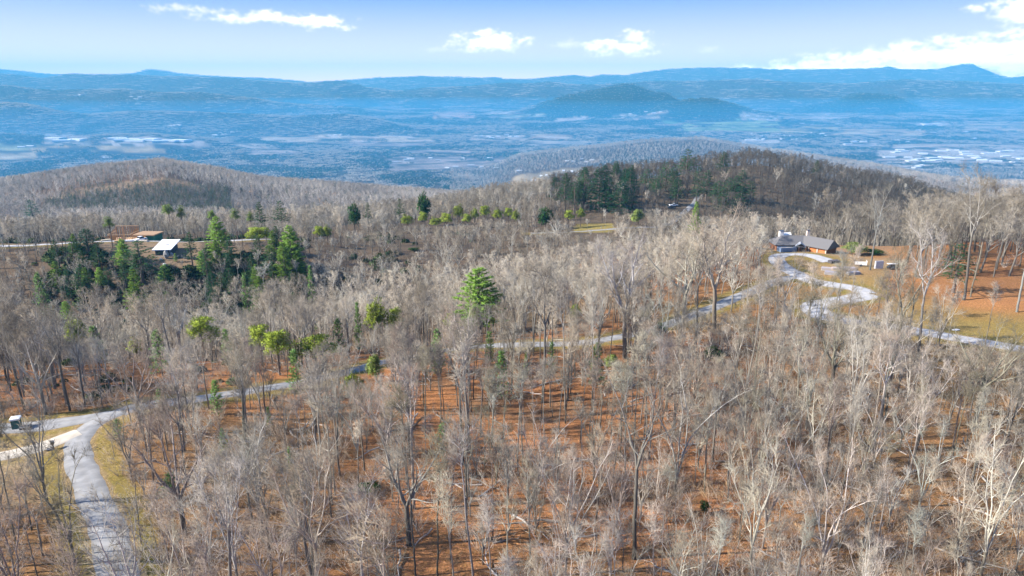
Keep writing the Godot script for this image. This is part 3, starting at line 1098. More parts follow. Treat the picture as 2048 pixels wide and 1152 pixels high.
func build_bare_trees() -> void:
	var hi := []
	for i in 12:
		hi.append(bare_tree([0, 0, 3, 1, 2, 3, 0, 1, 2, 0, 3, 2][i], [17.0, 15.5, 14.5, 16.0, 15.0, 13.0, 18.0, 15.0, 13.5, 16.0, 15.5, 12.5][i], 2))
	var by_style := {0: [0, 1, 6, 9], 1: [3, 7], 2: [4, 8, 11], 3: [2, 5, 10]}
	var height := [17.0, 15.5, 14.5, 16.0, 15.0, 13.0, 18.0, 15.0, 13.5, 16.0, 15.5, 12.5]
	var mid := []
	for i in 8:
		mid.append(joined(bare_tree([0, 3, 1, 2, 0, 1, 0, 3][i], 16.0, 1)))
	var hi_joined := []
	for i in hi.size():
		hi_joined.append(joined(hi[i]))
	var list := []      # [position, proto, size, turn, tint, label]
	for c in CHOSEN:
		var p := spot(c[0], c[1])
		var z := -p.z * cosk - (p.y - EYE) * sunk
		# height from the top's place in the photo, straight above the foot
		var lo := 0.0
		var top := 40.0
		for k in 20:
			var m := (lo + top) * 0.5
			if seen_at(p + Vector3.UP * m).y > c[2]: lo = m
			else: top = m
		var kind: int = by_style[c[3]][list.size() % by_style[c[3]].size()]
		list.append([p, kind, clampf(lo * 1.12 / height[kind], 0.4, 2.2), rng.randf() * TAU, tint_of(c[4]), c[5]])
		take(p)
	var slim := 0
	for px in [1512, 1530, 1547, 1562, 1580, 1596, 1612, 1634, 1652, 1672, 1692, 1715, 1738, 1760, 1790, 1812]:
		var p := spot(px, rng.randf_range(655.0, 755.0))
		var kind: int = [2, 5, 10, 0][slim % 4]
		list.append([p, kind, rng.randf_range(14.5, 18.5) / height[kind], rng.randf() * TAU, tint_of(rng.randi() % 3), "slim bare tree, %s from left of those standing before the road junction" % ORDINAL[slim]])
		slim += 1
		take(p)
	# the rest of the near woods, by chance
	var near := Scatter.new(hi.size())
	var middle := Scatter.new(mid.size())
	var spare := []
	var f := 36.0
	while f < 720.0:
		var step := 2.8 if f < 140.0 else 3.1 if f < 232.0 else 4.0 if f < 330.0 else 5.0
		var wide := 0.86 * f + 34.0
		var x := -wide
		while x < wide:
			var q := Vector2(x + rng.randf_range(-0.5, 0.5) * step, f + rng.randf_range(-0.5, 0.5) * step)
			x += step
			var p := ground(q.x, q.y)
			var s := seen_at(p)
			if s.x < -190.0 or s.x > 2240.0:
				continue
			var road := off_road(q.x, q.y)
			if road.x < (1.6 if q.y < 120.0 else 2.6):
				continue
			if rng.randf() < cleared(s.x, s.y, q.y):
				continue
			var keep := woods(s, q)
			if rng.randf() > keep[0]:
				continue
			if crowded(p, keep[1]):
				continue
			var size: float = keep[2] * rng.randf_range(0.8, 1.15)
			var may := allowed(p, size, keep[3] == 3 and rng.randf() < (0.15 if s.x > 1770.0 else 0.35))
			if may < size * 0.5 and rng.randf() < 0.9:
				continue
			size = maxf(minf(size, may / 1.1), size * 0.4)
			take(p)
			var style: int = keep[3]
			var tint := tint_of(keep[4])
			if q.y < 150.0:
				var kind: int = by_style[style][rng.randi() % by_style[style].size()]
				spare.append([p, kind, size * 1.16 / height[kind], rng.randf() * TAU, tint, ""])
			else:
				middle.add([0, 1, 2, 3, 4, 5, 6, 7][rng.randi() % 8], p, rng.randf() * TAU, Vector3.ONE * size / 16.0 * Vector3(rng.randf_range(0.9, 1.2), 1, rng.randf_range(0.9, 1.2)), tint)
		f += step
	# small trees in the shade of the tall ones, thick below the road and in the lower left
	var low := 0
	for i in 7000:
		var q := Vector2(0, sqrt(rng.randf_range(44.0 * 44.0, 136.0 * 136.0)))
		q.x = rng.randf_range(-1.0, 1.0) * (0.84 * q.y + 20.0)
		var p := ground(q.x, q.y)
		var s := seen_at(p)
		if off_road(q.x, q.y).x < 1.8 or rng.randf() < cleared(s.x, s.y, q.y) or s.x < -60.0 or s.x > 2110.0:
			continue
		var want := 0.03
		if s.x < 800.0 and s.y > 800.0 and s.x > 230.0: want = 0.5
		elif s.x < 230.0: want = 0.2
		elif s.x > 940.0 and s.y > 930.0: want = 0.3
		elif s.x > 1330.0: want = 0.3
		var size := rng.randf_range(3.5, 7.5)
		var edge := road_above(s.x)
		if s.y > edge + 14.0 and s.y < edge + 120.0 and s.x > 270.0 and s.x < 1200.0:
			want = 0.8 if s.x < 620.0 else 0.97
			size = clampf((s.y - edge + rng.randf_range(10.0, 45.0)) / 11.0, 4.0, 11.0)
		if rng.randf() > want or crowded(p, 1.9):
			continue
		var may := allowed(p, size)
		if may < size * 0.6:
			continue
		take(p)
		var kind: int = [8, 11, 4, 0, 10, 5][rng.randi() % 6]
		var k: float = minf(size, may) * 1.12 / height[kind]
		near.add(kind, p, rng.randf() * TAU, Vector3(k * 1.25, k, k * 1.25), tint_of([0, 0, 3, 1, 2][rng.randi() % 5]))
		low += 1
	print("small trees: ", low)
	# the nearest become things of their own
	spare.sort_custom(func(a, b): return a[0].distance_squared_to(Vector3(0, EYE, 0)) < b[0].distance_squared_to(Vector3(0, EYE, 0)))
	var room := 300 - list.size()
	var later := 0
	for s in spare:
		var at := seen_at(s[0] + Vector3.UP * 8.0)
		if room > 0 and at.x > -20.0 and at.x < 2068.0 and at.y < 1200.0:
			list.append(s); room -= 1
		else:
			near.add(s[1], s[0], s[3], Vector3.ONE * s[2], s[4])
			later += 1
	var groups := {}
	for t in list:
		if t[5] == "":
			var w := where_it_stands(seen_at(t[0]))
			if not groups.has(w): groups[w] = []
			groups[w].append(t)
	for w in groups:
		groups[w].sort_custom(func(a, b): return seen_at(a[0]).x < seen_at(b[0]).x)
		var n := 0
		for t in groups[w]:
			t[5] = "%s bare tree, %s from left, %s" % [["grey", "slender", "forked"][0 if t[1] in [0, 1, 6, 9, 3, 7] else 1 if t[1] in [2, 5, 10] else 2], ORDINAL[mini(n, 31)], w]
			n += 1
	for t in list:
		var o := thing("bare_tree", t[5], "tree", t[0], t[3], "bare trees of the near woods")
		o.scale = Vector3.ONE * t[2]
		var m := quantised(t[4])
		put("trunk", hi[t[1]][0], m, o)
		put("crown", hi[t[1]][1], m, o)
	var wood := mass("bare_woods", "bare grey trees of the woods beyond the nearest ones")
	strew(wood, "bare_trees_near", hi_joined, near, tinted())
	strew(wood, "bare_trees_beyond", mid, middle, tinted())
	print("bare trees: ", list.size(), " things, ", later, " near, ", middle.buf.map(func(b): return b.size() / 16))


# [share kept, gap in metres, height, style, tint] of the woods where the photo shows the foot at s, q = (x, distance)
func woods(s: Vector2, q: Vector2) -> Array:
	var f := q.y
	var style: int = [0, 0, 0, 3, 3, 2, 1][rng.randi() % 7]
	if f < 140.0:
		# left of the road and right of it at the bottom
		if s.x < 260.0 and s.y > 840.0:
			return [0.5, 4.0, 12.5, [2, 3, 0][rng.randi() % 3], 1]
		if s.x > 800.0 and s.x < 1330.0 and s.y < 960.0 and s.y > 735.0:
			return [0.85 if s.y < 850.0 else 0.7, 2.5, 15.5, [3, 3, 3, 3, 0, 3][rng.randi() % 6], [0, 1, 1][rng.randi() % 3]]
		if s.x > 640.0 and s.x < 960.0 and s.y > 960.0:
			return [0.6, 2.6, 14.5, [3, 3, 3, 0][rng.randi() % 4], [0, 1, 1][rng.randi() % 3]]
		if s.x < 800.0 and s.y > 820.0:
			return [0.97, 2.6, 13.0, style, [0, 0, 1, 0][rng.randi() % 4]]
		if s.x > 960.0 and s.y > 900.0:
			return [0.8, 2.9, 11.0 if s.y < 1000.0 else 9.5, [3, 2, 2, 3, 0][rng.randi() % 5], [2, 0, 0, 1][rng.randi() % 4]]
		if s.x > 1350.0:
			return [0.66, 3.2, 13.0, [3, 2, 0, 3][rng.randi() % 4], [2, 0, 0, 1][rng.randi() % 4]]
		return [0.95, 2.7, 14.5, style, [0, 0, 0, 1][rng.randi() % 4]]
	if s.x > 1640.0 and f < 300.0:
		return [0.7, 4.2, 20.0, [0, 0, 3, 3][rng.randi() % 4], [3, 3, 1, 1][rng.randi() % 4]]
	if s.x < 1000.0 and f < 262.0 and f > 178.0 + s.x * 0.085:
		return [0.95, 2.8, 9.5 if f < 205.0 + s.x * 0.06 else 11.5, style, [0, 1, 3, 3][rng.randi() % 4]]
	if f < 232.0:
		return [0.97, 2.6, 12.5, [0, 0, 3, 2, 1][rng.randi() % 5], [0, 5, 2, 2][rng.randi() % 4]]
	if f < 330.0:
		return [0.85, 3.6, 12.0, style, [0, 1, 1, 0][rng.randi() % 4]]
	var dark := (s.x > 760.0 or rng.randf() < 0.4) and f > 340.0
	return [0.92, 4.0, 14.5, style, 4 if s.x > 1100.0 and rng.randf() < 0.9 else 1 if dark and rng.randf() < 0.7 else 0]  # darkest tint stands in for shade on the ridge slope


# ---------------------------------------------------------------- houses and what stands round them
func boxed(called: String, lo: Vector3, hi: Vector3, mat: Material, parent: Node, at := Vector3.ZERO, turn := 0.0) -> MeshInstance3D:
	var s := Shape.new()
	s.box(lo, hi)
	var o := put(called, s.mesh(), mat, parent)
	o.position = at
	o.rotation.y = turn
	return o


# a gabled or hipped roof with thickness: along x from x0 to x1, eaves at z0 and z1, height ye to yr; hip pulls the ridge ends in
func roof_shape(x0: float, x1: float, z0: float, z1: float, ye: float, yr: float, hip0: float, hip1: float) -> ArrayMesh:
	var s := Shape.new()
	var zm := (z0 + z1) * 0.5
	var th := 0.22
	for k in 2:
		var d := -th * k
		var a := Vector3(x0, ye + d, z1)
		var b := Vector3(x1, ye + d, z1)
		var c := Vector3(x1, ye + d, z0)
		var e := Vector3(x0, ye + d, z0)
		var r0 := Vector3(x0 + hip0, yr + d, zm)
		var r1 := Vector3(x1 - hip1, yr + d, zm)
		var faces := [[a, b, r1, r0], [c, e, r0, r1], [e, a, r0], [b, c, r1]]
		for i in 4:
			var q: Array = faces[i]
			if (i == 2 and hip0 < 0.1) or (i == 3 and hip1 < 0.1):
				continue
			if k: q.reverse()
			s.face(q)
	var rim := [Vector3(x0, ye, z1), Vector3(x1, ye, z1), Vector3(x1, ye, z0), Vector3(x0, ye, z0)]
	for i in 4:
		var p: Vector3 = rim[i]
		var q: Vector3 = rim[(i + 1) % 4]
		s.face([p - Vector3.UP * th, q - Vector3.UP * th, q, p])
	return s.mesh()


func rough_stone(size: Vector3, seed_: int, col: Material, parent: Node, called: String) -> MeshInstance3D:
	var r := RandomNumberGenerator.new()
	r.seed = seed_
	var s := Shape.new()
	var ring := 7
	var tiers := 4
	var p := []
	for i in tiers + 1:
		var t := float(i) / tiers
		var row := []
		for k in ring:
			var a := TAU * k / ring
			var w := sin(PI * clampf(t * 0.85 + 0.12, 0.0, 1.0)) * r.randf_range(0.8, 1.1)
			row.append(Vector3(cos(a) * w * size.x, t * size.y * r.randf_range(0.92, 1.05), sin(a) * w * size.z) * 0.5 * Vector3(1, 2, 1))
		p.append(row)
	for i in tiers:
		for k in ring:
			s.face([p[i][k], p[i + 1][k], p[i + 1][(k + 1) % ring], p[i][(k + 1) % ring]])
	s.face(p[tiers].duplicate())
	return put(called, s.mesh(), col, parent)


func build_homes() -> void:
	lodge()
	white_roofed_house()
	building_site()
	small_things()


func lodge() -> void:
	var slate := paint(0.135, 0.13, 0.13, 0.9)
	var cedar := paint(0.24, 0.115, 0.065)
	var door := paint(0.46, 0.17, 0.06, 0.7)
	var stone := paint(0.50, 0.44, 0.38)
	var dark := paint(0.04, 0.045, 0.05, 0.3)
	var white := paint(0.72, 0.70, 0.66)
	var p := stand(1601, 229)
	var h := thing("lodge_house", "long house with grey shingle roof, two chimneys and orange wood garage doors", "house", p + Vector3.UP * 0.1)
	h.scale = Vector3.ONE * 0.74
	# left wing, along the hill
	boxed("wall", Vector3(-13.0, -2.0, -4.2), Vector3(0.5, 3.0, 4.4), cedar, h)
	put("roof", roof_shape(-14.2, 3.0, -5.2, 5.6, 3.0, 6.3, 4.6, 0.0), slate, h)
	for i in 4:
		boxed("window", Vector3(-11.6 + i * 2.6, 0.9, 4.402), Vector3(-10.2 + i * 2.6, 2.3, 4.47), dark, h)
	# porch gable in the corner
	put("porch_roof", roof_shape(-3.6, 3.6, -2.2, 2.2, 2.9, 4.3, 0.0, 0.0), paint(0.27, 0.285, 0.31, 0.6), h).transform = Transform3D(Basis(Vector3.UP, PI / 2 - 0.3), Vector3(-2.6, 0, 5.0))
	for sx in [-1.6, 1.6]:
		boxed("porch_post", Vector3(-0.14, -1.0, -0.14), Vector3(0.14, 2.7, 0.14), cedar, h, Vector3(-2.6 + sx, 0, 8.0))
	# garage wing, turned towards the road
	var turn := -atan2(0.8, 0.6)
	var g := Transform3D(Basis(Vector3.UP, turn), Vector3(0.2, 0, -1.0))
	var wall := boxed("garage_wall", Vector3(1.0, -2.2, -4.2), Vector3(15.0, 3.0, 4.2), cedar, h)
	wall.transform = g
	var r := put("garage_roof", roof_shape(-1.0, 16.0, -5.2, 5.3, 3.0, 6.5, 3.0, 0.4), slate, h)
	r.transform = g
	var gable := Shape.new()
	gable.face([Vector3(15.0, 2.95, 4.2), Vector3(15.0, 2.95, -4.2), Vector3(15.0, 5.7, 0.0)])
	gable.face([Vector3(14.85, 2.95, -4.2), Vector3(14.85, 2.95, 4.2), Vector3(14.85, 5.7, 0.0)])
	put("gable", gable.mesh(), cedar, h).transform = g
	for x in [7.2, 11.4]:
		var d := boxed("garage_door", Vector3(x, -0.1, 4.202), Vector3(x + 3.0, 2.5, 4.28), door, h)
		d.transform = g
		for i in 4:
			boxed("door_panel", Vector3(x + 0.12, 0.02 + i * 0.62, 4.282), Vector3(x + 2.88, 0.56 + i * 0.62, 4.32), door, d)
	for x in [6.4, 10.5, 14.5]:
		boxed("stone_pier", Vector3(x, -0.6, 4.203), Vector3(x + 0.5, 2.8, 4.5), stone, h).transform = g
	boxed("side_window", Vector3(3.0, 0.8, 4.202), Vector3(5.0, 2.2, 4.27), dark, h).transform = g
	var c := boxed("chimney", Vector3(-0.85, 2.0, -0.85), Vector3(0.85, 8.1, 0.85), white, h, Vector3(-9.2, 0, -1.5))
	boxed("cap", Vector3(-1.05, 8.102, -1.05), Vector3(1.05, 8.3, 1.05), dark, c)
	var c2 := boxed("chimney", Vector3(-0.6, 2.0, -0.6), Vector3(0.6, 8.4, 0.6), paint(0.62, 0.52, 0.43), h, Vector3(3.0, 0, -1.0))
	boxed("cap", Vector3(-0.75, 8.402, -0.75), Vector3(0.75, 8.6, 0.75), dark, c2)
	put("dormer_roof", roof_shape(-2.4, 2.4, -1.4, 1.4, 6.1, 7.0, 0.0, 0.0), white, h).transform = Transform3D(Basis(Vector3.UP, 0.15), Vector3(-6.4, 0, -3.4))
	# things in the yard
	var q := spot(1573, 503)
	var t := thing("skip_container", "open blue steel container by the bare shrubs in front of the house", "container", q, 0.2)
	var blue := paint(0.15, 0.20, 0.29, 0.6)
	boxed("floor", Vector3(-2.9, 0.1, -1.2), Vector3(2.9, 0.25, 1.2), blue, t)
	boxed("side", Vector3(-2.9, 0.25, 1.1), Vector3(2.9, 1.6, 1.2), blue, t)
	boxed("side", Vector3(-2.9, 0.25, -1.2), Vector3(2.9, 1.6, -1.1), blue, t)
	boxed("end", Vector3(-2.9, 0.25, -1.098), Vector3(-2.8, 1.6, 1.098), blue, t)
	boxed("end", Vector3(2.8, 0.25, -1.098), Vector3(2.9, 1.6, 1.098), blue, t)
	for i in 6:
		boxed("rib", Vector3(-2.5 + i, 0.25, 1.202), Vector3(-2.38 + i, 1.55, 1.29), blue, t)
	boxed("load", Vector3(-2.6, 0.3, -1.0), Vector3(2.6, 1.3, 1.0), paint(0.5, 0.46, 0.4), t)
	var heaps := [
		[1668, 526, 0.3, "stack of dark lumber beside the driveway, nearest the green bush", 0.10, 0.09, 0.085], [1655, 541, -0.4, "pale stone slabs stacked left of the other slabs in the yard", 0.40, 0.36, 0.31], [1676, 541, -0.25, "pinkish stone slabs stacked in the middle of the yard", 0.46, 0.37, 0.31],
		[1697, 540, -0.3, "light stone slabs stacked toward the green bush", 0.42, 0.38, 0.34], [1706, 549, 0.1, "grey slabs stacked at the right end of the yard", 0.3, 0.29, 0.28], [1662, 549, -0.5, "long grey slabs lying nearest the road", 0.33, 0.31, 0.29],
	]
	var n := 0
	for a in heaps:
		var s := thing("slab_stack" if n else "lumber_stack", a[3], "stack", spot(a[0], a[1]), a[2], "stacked material in the yard")
		for k in 4:
			boxed("plank" if n == 0 else "slab", Vector3(-1.7 + 0.1 * (k % 2), 0.02 + k * 0.22, -0.8), Vector3(1.6 + 0.1 * (k % 3), 0.21 + k * 0.22, 0.8 - 0.06 * (k % 2)), paint(a[4] * (1.0 - 0.05 * k), a[5] * (1.0 - 0.05 * k), a[6]), s)
		n += 1
	var tr := thing("utility_trailer", "small white utility trailer parked in front of the dark shrub", "trailer", spot(1721, 532), -0.35)
	boxed("bed", Vector3(-1.5, 0.5, -0.85), Vector3(1.5, 0.62, 0.85), white, tr)
	boxed("side", Vector3(-1.5, 0.622, 0.78), Vector3(1.5, 1.15, 0.85), white, tr)
	boxed("side", Vector3(-1.5, 0.622, -0.85), Vector3(1.5, 1.15, -0.78), white, tr)
	boxed("tailgate", Vector3(1.43, 0.622, -0.776), Vector3(1.5, 1.7, 0.776), white, tr)
	for z in [-1.0, 0.86]:
		var wheel := CylinderMesh.new()
		wheel.top_radius = 0.33; wheel.bottom_radius = 0.33; wheel.height = 0.14; wheel.radial_segments = 16
		var wo := put("wheel", wheel, dark, tr)
		wo.position = Vector3(0, 0.33, z + 0.07)
		wo.rotation.x = PI / 2
	boxed("drawbar", Vector3(-2.6, 0.45, -0.05), Vector3(-1.5, 0.55, 0.05), dark, tr)
	var pn := thing("panel_stack", "upright grey white panels leaning together behind the pale tree trunks", "panels", spot(1757, 537), 0.15)
	for k in 5:
		boxed("panel", Vector3(-1.2, 0.0, -0.3 + k * 0.12), Vector3(1.2, 2.2 - 0.1 * (k % 2), -0.22 + k * 0.12), paint(0.52, 0.52, 0.54), pn)
	var cv := thing("covered_heap", "low black covered heap with a white sheet on top, right of the panels", "heap", spot(1785, 539), 0.1)
	rough_stone(Vector3(3.6, 1.6, 2.4), 5, dark, cv, "cover")
	boxed("sheet", Vector3(-1.5, 1.62, -0.7), Vector3(1.5, 1.72, 0.7), white, cv)


func white_roofed_house() -> void:
	var p := stand(334, 243)
	var dark := paint(0.055, 0.07, 0.085, 0.6)
	var h := thing("white_roofed_house", "small dark house under a sloping white slab roof on the left ridge", "house", p, 0.10)
	h.scale = Vector3.ONE * 0.76
	boxed("wall", Vector3(-3.6, -3.0, -6.5), Vector3(2.9, 2.7, 3.6), dark, h)
	boxed("side_wall", Vector3(-3.72, -3.0, -6.4), Vector3(-3.602, 2.4, 3.5), paint(0.26, 0.29, 0.33), h)
	var s := Shape.new()
	var a := [Vector3(-4.6, 2.75, 5.2), Vector3(4.0, 2.75, 5.2), Vector3(4.0, 4.9, -8.0), Vector3(-4.6, 4.9, -8.0)]
	s.face(a)
	var up := Vector3.UP * 0.35
	s.face([a[3] - up, a[2] - up, a[1] - up, a[0] - up])
	for i in 4:
		s.face([a[i] - up, a[(i + 1) % 4] - up, a[(i + 1) % 4], a[i]])
	put("roof", s.mesh(), paint(0.80, 0.80, 0.82, 0.5), h)
	boxed("skylight", Vector3(-0.6, 3.72, -1.4), Vector3(0.8, 3.98, -0.4), paint(0.45, 0.42, 0.38), h)
	for i in 4:
		var w := boxed("window", Vector3(-3.3 + i * 1.55, -0.4, 3.602), Vector3(-2.0 + i * 1.55, 2.1, 3.66), paint(0.05, 0.07, 0.09, 0.1), h)
		boxed("frame", Vector3(-3.36 + i * 1.55, 2.102, 3.602), Vector3(-1.94 + i * 1.55, 2.2, 3.7), paint(0.3, 0.3, 0.3), w)
	for x in [-3.4, 3.2]:
		boxed("roof_post", Vector3(x, -2.5, 4.7), Vector3(x + 0.22, 2.45, 4.92), paint(0.2, 0.2, 0.2), h)
	boxed("deck", Vector3(-4.0, -0.75, 3.7), Vector3(4.2, -0.5, 5.4), paint(0.32, 0.28, 0.24), h)
	var t := thing("retaining_wall", "dark stone retaining wall stepping down right of the white roofed house", "wall", stand(374, 239) + Vector3.UP * 0.1, -0.15)
	for k in 9:
		var st := rough_stone(Vector3(1.5, 2.0 - 0.08 * k, 1.4), 40 + k, paint(0.075, 0.08, 0.085), t, "stone")
		st.position = Vector3(-5.0 + k * 1.15, -0.6, 0.25 * (k % 3))
	var boulders := [[333, 517, 2.2, 3.4, 0.27, "tall grey boulder standing below the white roofed house"], [315, 508, 1.3, 1.2, 0.62, "white boulder at the left front corner of the white roofed house"], [326, 507, 1.5, 1.0, 0.66, "small white boulder right under the dark windows"], [343, 510, 1.6, 1.2, 0.52, "pale boulder right of the tall grey one"], [322, 520, 1.4, 1.0, 0.50, "low pale boulder left of the tall grey one"], [329, 530, 1.8, 0.9, 0.55, "flat pale boulder below the tall grey one"], [347, 536, 2.6, 1.0, 0.5, "wide flat tan boulder at the foot of the bank"]]
	var i := 0
	for b in boulders:
		var o := thing("boulder", b[5], "boulder", spot(b[0], b[1]) - Vector3.UP * 0.2, 0.3 * i, "boulders below the white roofed house")
		rough_stone(Vector3(b[2], b[3], b[2] * 0.8), 70 + i, paint(b[4], b[4] * 0.97, b[4] * 0.92), o, "rock")
		i += 1


func building_site() -> void:
	var wood := paint(0.46, 0.23, 0.09)
	var pale := paint(0.55, 0.36, 0.2)
	var p := stand(249, 276)
	var t := thing("timber_frame", "open orange timber frame of a house being built on the left ridge", "house frame", p, 0.08)
	boxed("floor_deck", Vector3(-4.6, 0.0, -4.0), Vector3(4.6, 0.3, 4.0), pale, t)
	for row in 2:
		var z := -3.9 + row * 7.8
		for k in 13:
			boxed("stud", Vector3(-4.5 + k * 0.74, 0.3, z - 0.09), Vector3(-4.34 + k * 0.74, 4.9 if row == 0 else 2.7, z + 0.09), wood, t)
		boxed("top_plate", Vector3(-4.6, 4.9 if row == 0 else 2.7, z - 0.12), Vector3(4.6, 5.15 if row == 0 else 2.9, z + 0.12), pale, t)
	for side in 2:
		var x := -4.5 + side * 8.9
		for k in 9:
			boxed("stud", Vector3(x, 0.3, -3.6 + k * 0.8), Vector3(x + 0.16, 4.6 - k * 0.22, -3.46 + k * 0.8), wood, t)
		boxed("side_plate", Vector3(x - 0.02, 2.9, -3.7), Vector3(x + 0.2, 3.1, 3.7), pale, t)
	boxed("wall_sheet", Vector3(-3.6, 0.32, 4.0), Vector3(-1.2, 2.3, 4.05), wood, t)
	boxed("wall_sheet", Vector3(0.8, 0.32, 4.0), Vector3(2.6, 1.9, 4.05), pale, t)
	boxed("post", Vector3(-0.15, 0.3, -0.15), Vector3(0.15, 5.2, 0.15), pale, t)
	var q := stand(300, 272)
	var g := thing("green_walled_building", "low unfinished building with a flat orange roof edge and green wall", "building", q, -0.06)
	boxed("wall", Vector3(0.2, -0.6, -3.0), Vector3(3.8, 2.9, 3.0), paint(0.045, 0.17, 0.11), g)
	boxed("roof", Vector3(-4.6, 2.92, -3.6), Vector3(4.3, 3.35, 3.7), paint(0.34, 0.22, 0.13), g)
	boxed("back_wall", Vector3(-4.3, -0.6, -3.0), Vector3(0.198, 2.9, -2.8), wood, g)
	for k in 5:
		boxed("post", Vector3(-4.3 + k * 0.95, -0.6, 3.0), Vector3(-4.14 + k * 0.95, 2.918, 3.16), wood, g)
	boxed("beam", Vector3(-4.4, 1.3, 3.17), Vector3(0.15, 1.55, 3.3), pale, g)
	pickup("truck", "white truck parked between the timber frame and the green wall", stand(281, 266), 1.2, 0.74)
	var names := ["pile of pale boards left of the white roofed house", "pile of white sheets before the timber frame", "pile of orange boards under the timber frame", "small pile of boards at the left end of the building site"]
	var places := [[288, 262], [258, 263], [240, 262], [213, 264]]
	for i in 4:
		var s := thing("board_pile", names[i], "pile", stand(places[i][0], places[i][1]), 0.2 * i, "piles on the building site")
		for k in 3:
			boxed("board", Vector3(-1.8, k * 0.25, -0.7 + 0.1 * k), Vector3(1.8 - 0.2 * k, 0.23 + k * 0.25, 0.7), paint([0.6, 0.75, 0.6, 0.5][i], [0.52, 0.74, 0.38, 0.42][i], [0.42, 0.72, 0.2, 0.3][i]), s)


func pickup(called: String, label: String, at: Vector3, turn: float, body: float) -> void:
	var t := thing(called, label, "truck", at + Vector3.UP * 0.1, turn)
	var white := paint(body, body, body, 0.35)
	var dark := paint(0.03, 0.035, 0.04, 0.2)
	var s := Shape.new()
	var prof := [Vector2(-2.6, 0.5), Vector2(-2.6, 1.15), Vector2(0.1, 1.15), Vector2(0.3, 1.15), Vector2(1.3, 1.12), Vector2(2.5, 1.0), Vector2(2.6, 0.5)]
	for side in 2:
		var z := 0.95 if side else -0.95
		var f := []
		for q in prof: f.append(Vector3(q.x, q.y, z))
		if side: f.reverse()
		s.face(f)
	for i in prof.size():
		var a: Vector2 = prof[i]
		var b: Vector2 = prof[(i + 1) % prof.size()]
		s.face([Vector3(a.x, a.y, 0.95), Vector3(b.x, b.y, 0.95), Vector3(b.x, b.y, -0.95), Vector3(a.x, a.y, -0.95)])
	put("body", s.mesh(), white, t)
	var cab := Shape.new()
	var lo := [Vector3(-0.7, 1.152, 0.88), Vector3(1.4, 1.152, 0.88), Vector3(1.4, 1.152, -0.88), Vector3(-0.7, 1.152, -0.88)]
	var hi := [Vector3(-0.5, 1.8, 0.72), Vector3(0.7, 1.8, 0.72), Vector3(0.7, 1.8, -0.72), Vector3(-0.5, 1.8, -0.72)]
	for i in 4:
		cab.face([lo[i], lo[(i + 1) % 4], hi[(i + 1) % 4], hi[i]])
	put("cab_glass", cab.mesh(), dark, t)
	boxed("cab_roof", Vector3(-0.55, 1.802, -0.75), Vector3(0.72, 1.87, 0.75), white, t)
	for x in [-1.6, 1.65]:
		for z in [-0.86, 0.86]:
			var wheel := CylinderMesh.new()
			wheel.top_radius = 0.4; wheel.bottom_radius = 0.4; wheel.height = 0.26; wheel.radial_segments = 14
			var w := put("wheel", wheel, dark, t)
			w.position = Vector3(x, 0.4, z * 1.02)
			w.rotation.x = PI / 2


func small_things() -> void:
	pickup("truck", "white pickup truck parked under the dark pines beside the ridge road", stand(1347, 408), 0.15, 0.8)
	var t := thing("flat_trailer", "dark flat trailer standing just in front of the white pickup", "trailer", stand(1343, 402), 0.2)
	var dark := paint(0.025, 0.03, 0.04, 0.5)
	boxed("bed", Vector3(-2.4, 0.5, -1.0), Vector3(2.4, 0.9, 1.0), dark, t)
	for x in [-0.6, 0.6]:
		for z in [-1.0, 1.0]:
			var wheel := CylinderMesh.new()
			wheel.top_radius = 0.35; wheel.bottom_radius = 0.35; wheel.height = 0.2; wheel.radial_segments = 12
			var w := put("wheel", wheel, dark, t)
			w.position = Vector3(x, 0.35, z)
			w.rotation.x = PI / 2
	var b := thing("portable_toilet", "dark green portable toilet with a white peaked roof by the side road", "portable toilet", spot(35, 857), 0.4)
	boxed("cabin", Vector3(-0.5, 0.12, -0.5), Vector3(0.5, 1.45, 0.5), paint(0.03, 0.085, 0.075, 0.5), b)
	boxed("skid", Vector3(-0.6, 0.0, -0.55), Vector3(0.6, 0.118, 0.55), paint(0.08, 0.08, 0.08), b)
	boxed("door", Vector3(-0.38, 0.2, 0.502), Vector3(0.38, 1.38, 0.54), paint(0.04, 0.11, 0.10, 0.5), b)
	put("roof", roof_shape(-0.6, 0.6, -0.6, 0.6, 1.68, 1.86, 0.55, 0.55), paint(0.72, 0.72, 0.72, 0.5), b)
	boxed("vent_rim", Vector3(-0.54, 1.452, -0.54), Vector3(0.54, 1.5, 0.54), paint(0.6, 0.6, 0.6), b)
	var mt := thing("shadow_proxy", "low dark crate added for the shadow right of the portable toilet", "proxy", spot(52, 859), 0.2)
	boxed("box", Vector3(-0.6, 0.0, -0.45), Vector3(0.6, 0.42, 0.45), paint(0.05, 0.055, 0.065), mt)  # solid dark box put in where the toilet's shadow falls
	boxed("shadow_top", Vector3(-0.64, 0.422, -0.49), Vector3(0.64, 0.5, 0.49), paint(0.08, 0.09, 0.11), mt)
	var mb := thing("mailbox", "small dark mailbox on a post where the gravel drive meets the road", "mailbox", spot(107, 898), 0.5)
	boxed("post", Vector3(-0.06, 0.0, -0.06), Vector3(0.06, 0.75, 0.06), paint(0.06, 0.06, 0.07), mb)
	boxed("box", Vector3(-0.2, 0.752, -0.28), Vector3(0.2, 1.1, 0.28), paint(0.07, 0.07, 0.08), mb)
	boxed("flag", Vector3(0.202, 0.95, -0.05), Vector3(0.23, 1.25, 0.12), paint(0.75, 0.75, 0.75), mb)
	boxed("base", Vector3(-0.3, 0.0, -0.3), Vector3(0.3, 0.2, 0.3), paint(0.1, 0.1, 0.11), mb, Vector3(-0.4, 0, 0.1))
	var st := thing("stone_marker", "low white stone block lying on the lawn beside the pale road", "stone", spot(1912, 661), 0.2)
	rough_stone(Vector3(2.2, 0.35, 0.9), 91, paint(0.6, 0.58, 0.55), st, "slab")


